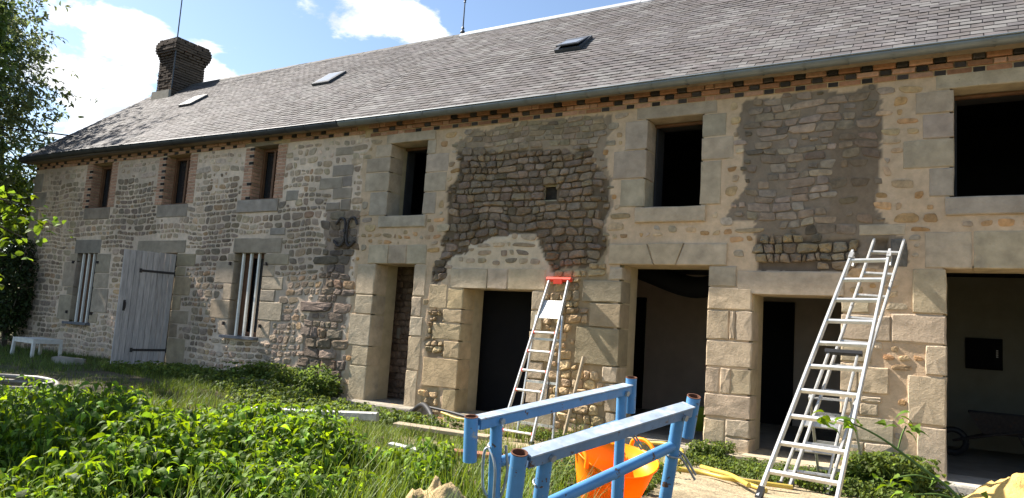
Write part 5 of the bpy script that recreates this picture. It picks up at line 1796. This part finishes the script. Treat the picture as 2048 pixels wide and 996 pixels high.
NETTLE = [(-8.0, -4.75), (-7.0, -4.35), (-5.7, -4.45), (-4.7, -4.6), (-3.7, -4.5), (-3.2, -4.5), (-2.9, -5.0), (-2.65, -5.6), (-2.45, -6.3), (-2.0, -6.9), (-1.75, -7.3), (-2.2, -8.0), (-3.4, -8.2), (-7.0, -6.9), (-8.6, -5.8)]
pts = sample_poly(NETTLE, 6000)
dc = np.hypot(pts[:, 0], pts[:, 1] + 9)
fw = pts[:, 0] * FWD.x + (pts[:, 1] + 9) * FWD.y
gap = fbm(NC, pts[:, 0] * 1.5 + 3, pts[:, 1] * 1.5, 3)
pts = pts[(gap > .36) & (dc > 2.0) & (np.hypot(pts[:, 0] + 2.42, pts[:, 1] + 5.66) > .38) & (fw > 1.8)]
clump = fbm(NB, pts[:, 0] * 1.1, pts[:, 1] * 1.1, 3)
h = (0.10 + 0.36 * sstep(.25, .75, clump)) * rng.uniform(.6, 1.25, len(pts)) + .05
h = h * (0.75 + .35 * sstep(-2.4, -5.5, pts[:, 0]))
V, F, C = join(plant_cloud(pts, h, 6, 0.060, lambda n: green(n, (0.095, 0.180, 0.024), .42, .55), 'nettle', .03, (0.0, 1.05)))
tag(mesh_np('nettle_patch', V, F, C, MT['leaf']), 'dense bright green nettle patch filling the left foreground', 'nettles', kind='stuff')


def blades(pts, length, width, colf, lean=.5, seg=3, base_dz=-.02):
    n = len(pts)
    base = np.column_stack([pts, gh(pts[:, 0], pts[:, 1]) + base_dz])
    yaw = rng.uniform(0, 2 * PI, n)
    d = np.column_stack([np.cos(yaw), np.sin(yaw), np.zeros(n)])
    side = np.column_stack([-np.sin(yaw), np.cos(yaw), np.zeros(n)])
    ln = rng.uniform(.15, 1, n) * lean
    V = []
    for k in range(seg + 1):
        t = k / seg
        c = base + np.array([0, 0, 1.0]) * (length * (t - .35 * ln * t * t))[:, None] + d * (length * ln * t ** 2.0)[:, None]
        w = width * (1 - t) ** .7 * .5
        V += [c - side * w[:, None] if hasattr(w, '__len__') else c - side * w, c + side * w[:, None] if hasattr(w, '__len__') else c + side * w]
    V = np.stack(V, 1)
    f = []
    for k in range(seg):
        a = 2 * k
        f += [(a, a + 1, a + 3), (a, a + 3, a + 2)]
    f = np.array(f)
    K = 2 * (seg + 1)
    F = (f[None] + (np.arange(n) * K)[:, None, None]).reshape(-1, 3)
    return V.reshape(-1, 3), F, np.repeat(colf(n), K, 0)


G = []
# long grass among the nettles and round the trestles
q = sample_poly([(-3.4, -4.4), (-2.2, -4.6), (-1.7, -5.2), (-1.6, -6.9), (-2.3, -7.2), (-3.0, -5.6)], 2600)
q = q[np.hypot(q[:, 0] + 2.42, q[:, 1] + 5.66) > .30]
G.append(blades(q, rng.uniform(.18, .52, len(q)), 0.010, lambda n: green(n, (0.10, 0.17, 0.03), .25, .5), .75))
q = sample_poly(NETTLE, 6500); q = q[np.hypot(q[:, 0], q[:, 1] + 9) > 2.2]
G.append(blades(q, rng.uniform(.20, .55, len(q)), 0.009, lambda n: green(n, (0.10, 0.16, 0.03), .25, .5), .6))
# rough grass behind the nettles and along the cottage wall
q = sample_poly([(-9.2, -4.4), (-3.2, -4.4), (-3.6, -2.6), (-6.5, -1.2), (-8.5, -0.4), (-8.6, -0.05), (-12.8, -0.05), (-12.6, -1.6), (-10.2, -2.0), (-9.5, -3.0)], 26000)
k = fbm(NC, q[:, 0] * 1.1, q[:, 1] * 1.1, 3)
q = q[(k > .36) | (rng.random(len(q)) < .35)]
G.append(blades(q, rng.uniform(.05, .19, len(q)) * (0.55 + fbm(NA, q[:, 0] * 2, q[:, 1] * 2, 2)), 0.008, lambda n: green(n, (0.085, 0.14, 0.028), .3, .5), .8, 2))
# shaded lawn by the far end
q = sample_poly([(-20, -3.2), (-12.6, -2.4), (-12.6, -0.05), (-20, -0.05)], 14000)
G.append(blades(q, rng.uniform(.05, .16, len(q)), 0.010, lambda n: green(n, (0.085, 0.14, 0.035), .3, .3), .8, 2))
q = sample_poly([(-24, -5.6), (-13.5, -3.6), (-12, -4.2), (-10, -6.0), (-20, -10)], 9000)
G.append(blades(q, rng.uniform(.06, .2, len(q)), 0.012, lambda n: green(n, (0.06, 0.11, 0.025), .3, .3), .8, 2))
q = sample_poly([(-14, -4.6), (-9.0, -4.4), (-8.6, -2.0), (-14, -2.2)], 5000)
G.append(blades(q, rng.uniform(.03, .12, len(q)), 0.009, lambda n: green(n, (0.085, 0.13, 0.035), .3, .3), .8, 2))
# thin grass before the right-hand doors
q = sample_poly([(-5.2, -3.4), (-2.9, -2.2), (-2.2, -0.35), (-5.0, -0.2), (-5.6, -0.6)], 5000)
k = fbm(NC, q[:, 0] * 1.6, q[:, 1] * 1.6, 3); q = q[k > .47]
G.append(blades(q, rng.uniform(.04, .16, len(q)), 0.007, lambda n: green(n, (0.09, 0.14, 0.03), .3, .5), .8, 2))
q = np.concatenate([rng.normal((-4.15, -.35), (.12, .08), (90, 2)), rng.normal((-4.9, -.8), (.25, .12), (120, 2))])
G.append(blades(q, rng.uniform(.12, .42, len(q)), 0.008, lambda n: green(n, (0.11, 0.17, 0.03), .25, .5), .5))
V, F, C = join(G)
tag(mesh_np('grass', V, F, C, MT['grass']), 'rough green grass growing across the yard', 'grass', kind='stuff')

# low weeds with small leaves at the foot of the wall
W_ = []
for poly, n, hh, ls in (([(-10.4, -0.9), (-8.45, -0.65), (-8.5, -0.06), (-10.4, -0.06)], 420, (.10, .34), .050), ([(-12.6, -1.6), (-8.6, -1.7), (-8.5, -.8), (-12.6, -.3)], 700, (.05, .18), .045), ([(-8.6, -2.4), (-5.6, -2.2), (-5.2, -1.2), (-8.6, -.8)], 700, (.06, .24), .050),
                        ([(-2.75, -.75), (-1.25, -1.5), (-0.4, -1.6), (0.2, -.7), (-.4, -.26), (-1.0, -.3), (-2.45, -.28)], 900, (.03, .13), .032), ([(-1.0, -0.75), (-0.35, -0.9), (-0.3, -0.1), (-1.05, -0.08)], 420, (.12, .36), .050),
                        ([(-2.75, -.45), (-2.35, -.5), (-2.3, -.06), (-2.72, -.06)], 130, (.10, .24), .035), ([(-5.2, -.7), (-3.9, -.6), (-3.9, -.1), (-5.2, -.1)], 150, (.04, .12), .03), ([(-3.6, -2.6), (-2.2, -2.4), (-1.9, -3.9), (-3.3, -4.2)], 420, (.04, .14), .035)):
    q = sample_poly(poly, n)
    W_ += plant_cloud(q, rng.uniform(*hh, len(q)), 4, ls, lambda n: green(n, (0.085, 0.135, 0.032), .3, .4), 'round', .02)
V, F, C = join(W_)
tag(mesh_np('weeds', V, F, C, MT['leaf']), 'low leafy weeds along the foot of the house wall', 'weeds', kind='stuff')


# a bushy weed by the end of the cottage wall
def bush(name, cx, cy, rx, rz, n, ls, col, label, cat, zc=None, m='leaf', kind='round', stemsn=14, group=None):
    g = float(gh(cx, cy))
    root = empty(name, (cx, cy, g), label, cat, group)
    mb = MB()
    zc = g + rz * .9 if zc is None else zc
    tips = []
    for i in range(stemsn):
        a = random.uniform(0, 2 * PI); r = random.uniform(.3, .95) * rx
        e = Vector((cx + r * math.cos(a), cy + r * math.sin(a), zc + random.uniform(-.5, .9) * rz))
        mid = Vector((cx + .3 * r * math.cos(a), cy + .3 * r * math.sin(a), (g + e.z) / 2))
        mb.path(smooth_path([(cx + random.uniform(-.05, .05), cy + random.uniform(-.05, .05), g), mid, e], 4), 0.01, 5)
    mb.build('stems', MT['stem'] if m == 'leaf' else MT['bark'], root)
    p = rng.normal(0, 1, (n, 3)); p /= np.linalg.norm(p, axis=1)[:, None]
    r = rng.uniform(.35, 1.0, n) ** .6
    lump = 0.7 + 0.6 * fbm(NA, p[:, 0] * 2.2 + 7, p[:, 1] * 2.2 + p[:, 2] * 1.9, 3)
    P = np.array([cx, cy, zc]) + p * (r * lump)[:, None] * np.array([rx, rx, rz])
    P[:, 2] = np.maximum(P[:, 2], g + .02)
    V, F, C = scatter_leaves(P, rng.uniform(0, 2 * PI, n), rng.uniform(-.2, .9, n), rng.normal(0, .5, n), ls * rng.uniform(.6, 1.3, n), green(n, col, .3, .3), kind)
    mesh_np('leaves', V, F, C, MT[m], root, (cx, cy, g))
    return root


bush('leafy_weed', -8.72, -0.42, 0.36, 0.26, 900, 0.05, (0.085, 0.14, 0.035), 'bushy leafy weed against the wall left of the narrow doorway', 'weed')
bush('climber', -18.75, -0.35, 0.55, 1.15, 4200, 0.085, (0.035, 0.06, 0.02), 'dark climbing shrub covering the far left corner of the house', 'shrub', 1.45, 'treeleaf', stemsn=18)


# ------------------------------------------------------------------ trees
def tree(name, x, y, h, crown_c, crown_r, n_leaf, ls, col, label, trunk_r=0.18, kind='small', clumps=60, group=None, seed=1):
    rd = random.Random(seed)
    g = float(gh(x, y))
    root = empty(name, (x, y, g), label, 'tree', group)
    mb = MB()
    top = Vector((crown_c[0], crown_c[1], crown_c[2] + crown_r[2] * .5))
    tr = smooth_path([(x, y, g - .1), (x + rd.uniform(-.15, .15), y + rd.uniform(-.15, .15), g + h * .3), (crown_c[0] * .5 + x * .5, crown_c[1] * .5 + y * .5, g + h * .55), top], 6)
    mb.path(tr, 0, 8, rad=[trunk_r * (1 - .85 * i / (len(tr) - 1)) for i in range(len(tr))])
    mb.build('trunk', MT['bark'], root, None, True)
    ctr = []
    lm = MB()
    for i in range(clumps):
        while True:
            v = Vector((rd.uniform(-1, 1), rd.uniform(-1, 1), rd.uniform(-1, 1)))
            if .25 < v.length < 1: break
        v = v * (0.75 + .35 * rd.random())
        p = Vector((crown_c[0] + v.x * crown_r[0], crown_c[1] + v.y * crown_r[1], crown_c[2] + v.z * crown_r[2]))
        s = tr[min(len(tr) - 1, int(len(tr) * (0.35 + .5 * rd.random())))]
        ctr.append((p, s))
        m_ = lerp(s, p, .5) + Vector((0, 0, .15 * crown_r[2] * rd.random()))
        q = smooth_path([s, m_, p], 4)
        lm.path(q, 0, 5, rad=[trunk_r * .28 * (1 - .85 * k / (len(q) - 1)) for k in range(len(q))])
    lm.build('limbs', MT['bark'], root, None, True)
    per = n_leaf // clumps
    P = []; Y = []; T = []
    for (p, s) in ctr:
        d = np.array((p - s).normalized())
        cr = 0.30 * min(crown_r) * rd.uniform(.7, 1.35)
        # twigs: short sprays of leaves radiating from the clump
        nt = max(4, per // 14)
        for _ in range(nt):
            t0 = np.array(p) + rng.normal(0, .45, 3) * cr
            td = rng.normal(0, 1, 3) + d * .9 + np.array([0, 0, .25]); td /= np.linalg.norm(td)
            ln = cr * rng.uniform(.5, 1.3)
            k = per // nt
            u = np.sort(rng.random(k))
            P.append(t0 + td * (u * ln)[:, None] + rng.normal(0, .02, (k, 3)))
            Y.append(math.atan2(td[1], td[0]) + rng.normal(0, .9, k))
            T.append(rng.normal(-.1 + .2, .6, k))
    P = np.concatenate(P); Y = np.concatenate(Y); T = np.concatenate(T)
    n = len(P)
    V, F, C = scatter_leaves(P, Y, T, rng.normal(0, .6, n), ls * rng.uniform(.6, 1.3, n), green(n, col, .3, .35), kind)
    mesh_np('crown', V, F, C, MT['treeleaf'], root, (x, y, g))
    return root


tree('willow_tree', -24.9, -1.6, 11, (-24.2, -0.9, 6.0), (3.6, 3.6, 4.9), 46000, 0.17, (0.085, 0.12, 0.05), 'tall loose grey-green tree rising at the left beyond the house', 0.3, 'small', 120, seed=4)
tree('hedgerow_tree', -25.5, 3.6, 5, (-25.5, 3.4, 2.6), (2.2, 2.4, 2.3), 9000, 0.14, (0.04, 0.075, 0.018), 'dark low tree filling the gap at the left corner of the house', 0.16, 'round', 50, seed=6)
tree('hedgerow_tree', -23.3, 0.6, 5, (-22.8, 1.0, 3.9), (1.3, 1.2, 1.0), 4500, 0.12, (0.10, 0.17, 0.03), 'bright green bushy tree just left of the house eaves', 0.12, 'round', 40, seed=9)
tree('ash_tree', -19.6, -2.75, 10, (-19.5, -2.7, 6.6), (2.0, 1.75, 3.7), 15000, 0.15, (0.07, 0.115, 0.03), 'tall green tree just outside the left edge, shading the cottage end', 0.2, 'round', 70, seed=21)
fr = tree('fruit_tree', -7.9, -7.15, 4.6, (-7.8, -7.1, 2.55), (1.15, 0.95, 1.35), 7000, 0.10, (0.07, 0.125, 0.028), 'broad-leaved tree at the left edge whose sunlit branch reaches into view', 0.11, 'round', 45, seed=12)


def branch():
    mb = MB()
    P = []; Y = []
    for e, k in (((-7.22, -5.32, 1.86), 120), ((-7.3, -5.5, 2.02), 110), ((-7.35, -5.55, 1.72), 110), ((-7.6, -5.75, 1.5), 100), ((-7.75, -5.85, 2.15), 100), ((-7.5, -5.75, 1.30), 60)):
        q = smooth_path([(-7.85, -7.0, 1.6), (-7.75, -6.4, 1.9), lerp((-7.75, -6.4, 1.9), e, .55) + Vector((0, 0, .08)), e], 6)
        mb.path(q, 0, 6, rad=[.022 * (1 - .85 * i / (len(q) - 1)) for i in range(len(q))])
        for _ in range(k):
            t = random.uniform(.35, 1.0)
            c = q[int(t * (len(q) - 1))]
            P.append((c.x + random.gauss(0, .11), c.y + random.gauss(0, .11), c.z + random.gauss(0, .09)))
            Y.append(random.uniform(0, 2 * PI))
    mb.build('branch', MT['bark'], fr, None, True)
    n = len(P)
    V, F, C = scatter_leaves(np.array(P), np.array(Y), rng.uniform(-.4, .8, n), rng.normal(0, .6, n), 0.085 * rng.uniform(.6, 1.3, n), green(n, (0.085, 0.155, 0.025), .3, .5), 'round')
    mesh_np('branch_leaves', V, F, C, MT['leaf'], fr, (-7.5, -5.6, 1.5))


branch()


# shoot with toothed leaves arching in at the lower right
def shoot():
    root = empty('rose_shoot', gp(0.22, -5.72), 'green leafy shoot arching up into the lower right corner', 'plant')
    q = smooth_path([gp(0.22, -5.72), (0.12, -5.80, 0.45), (-0.02, -5.88, 0.68), (-0.16, -5.97, 0.80), (-0.26, -6.04, 0.878), (-0.34, -6.09, 0.918), (-0.39, -6.12, 0.93)], 6)
    mb = MB().path(q, 0, 7, rad=[.0075 * (1 - .75 * i / (len(q) - 1)) for i in range(len(q))])
    side = []
    for s, e in (((-0.21, -6.0, .84), (-0.185, -5.99, .925)), ((-0.10, -5.93, .745), (-0.21, -5.99, .745)), ((-0.02, -5.88, .68), (-0.16, -5.96, .69)), ((0.04, -5.85, .60), (-0.03, -5.9, .625))):
        m_ = smooth_path([s, lerp(s, e, .5) + Vector((0, 0, .012)), e], 5)
        mb.path(m_, 0.003, 6)
        side.append(e)
    mb.build('stem', MT['stem'], root, None, True)
    P = []; Y = []; S = []
    for e, n_, sp, sz in ((q[-1], 8, .03, .06), (q[-5], 4, .03, .05), (side[0], 9, .035, .06), (side[1], 7, .03, .055), (side[2], 9, .04, .065), (side[3], 8, .05, .06), (q[14], 4, .04, .05)):
        for i in range(n_):
            P.append((e[0] + random.gauss(0, sp), e[1] + random.gauss(0, sp), e[2] + random.gauss(0, sp * .6))); Y.append(random.uniform(0, 6.3)); S.append(sz * random.uniform(.7, 1.2))
    n = len(P)
    V, F, C = scatter_leaves(np.array(P), np.array(Y), rng.uniform(-.2, .6, n), rng.normal(0, .45, n), np.array(S), green(n, (0.11, 0.20, 0.025), .2, .5), 'nettle')
    mesh_np('leaves', V, F, C, MT['leaf'], root, (0, -5.9, .7))


shoot()
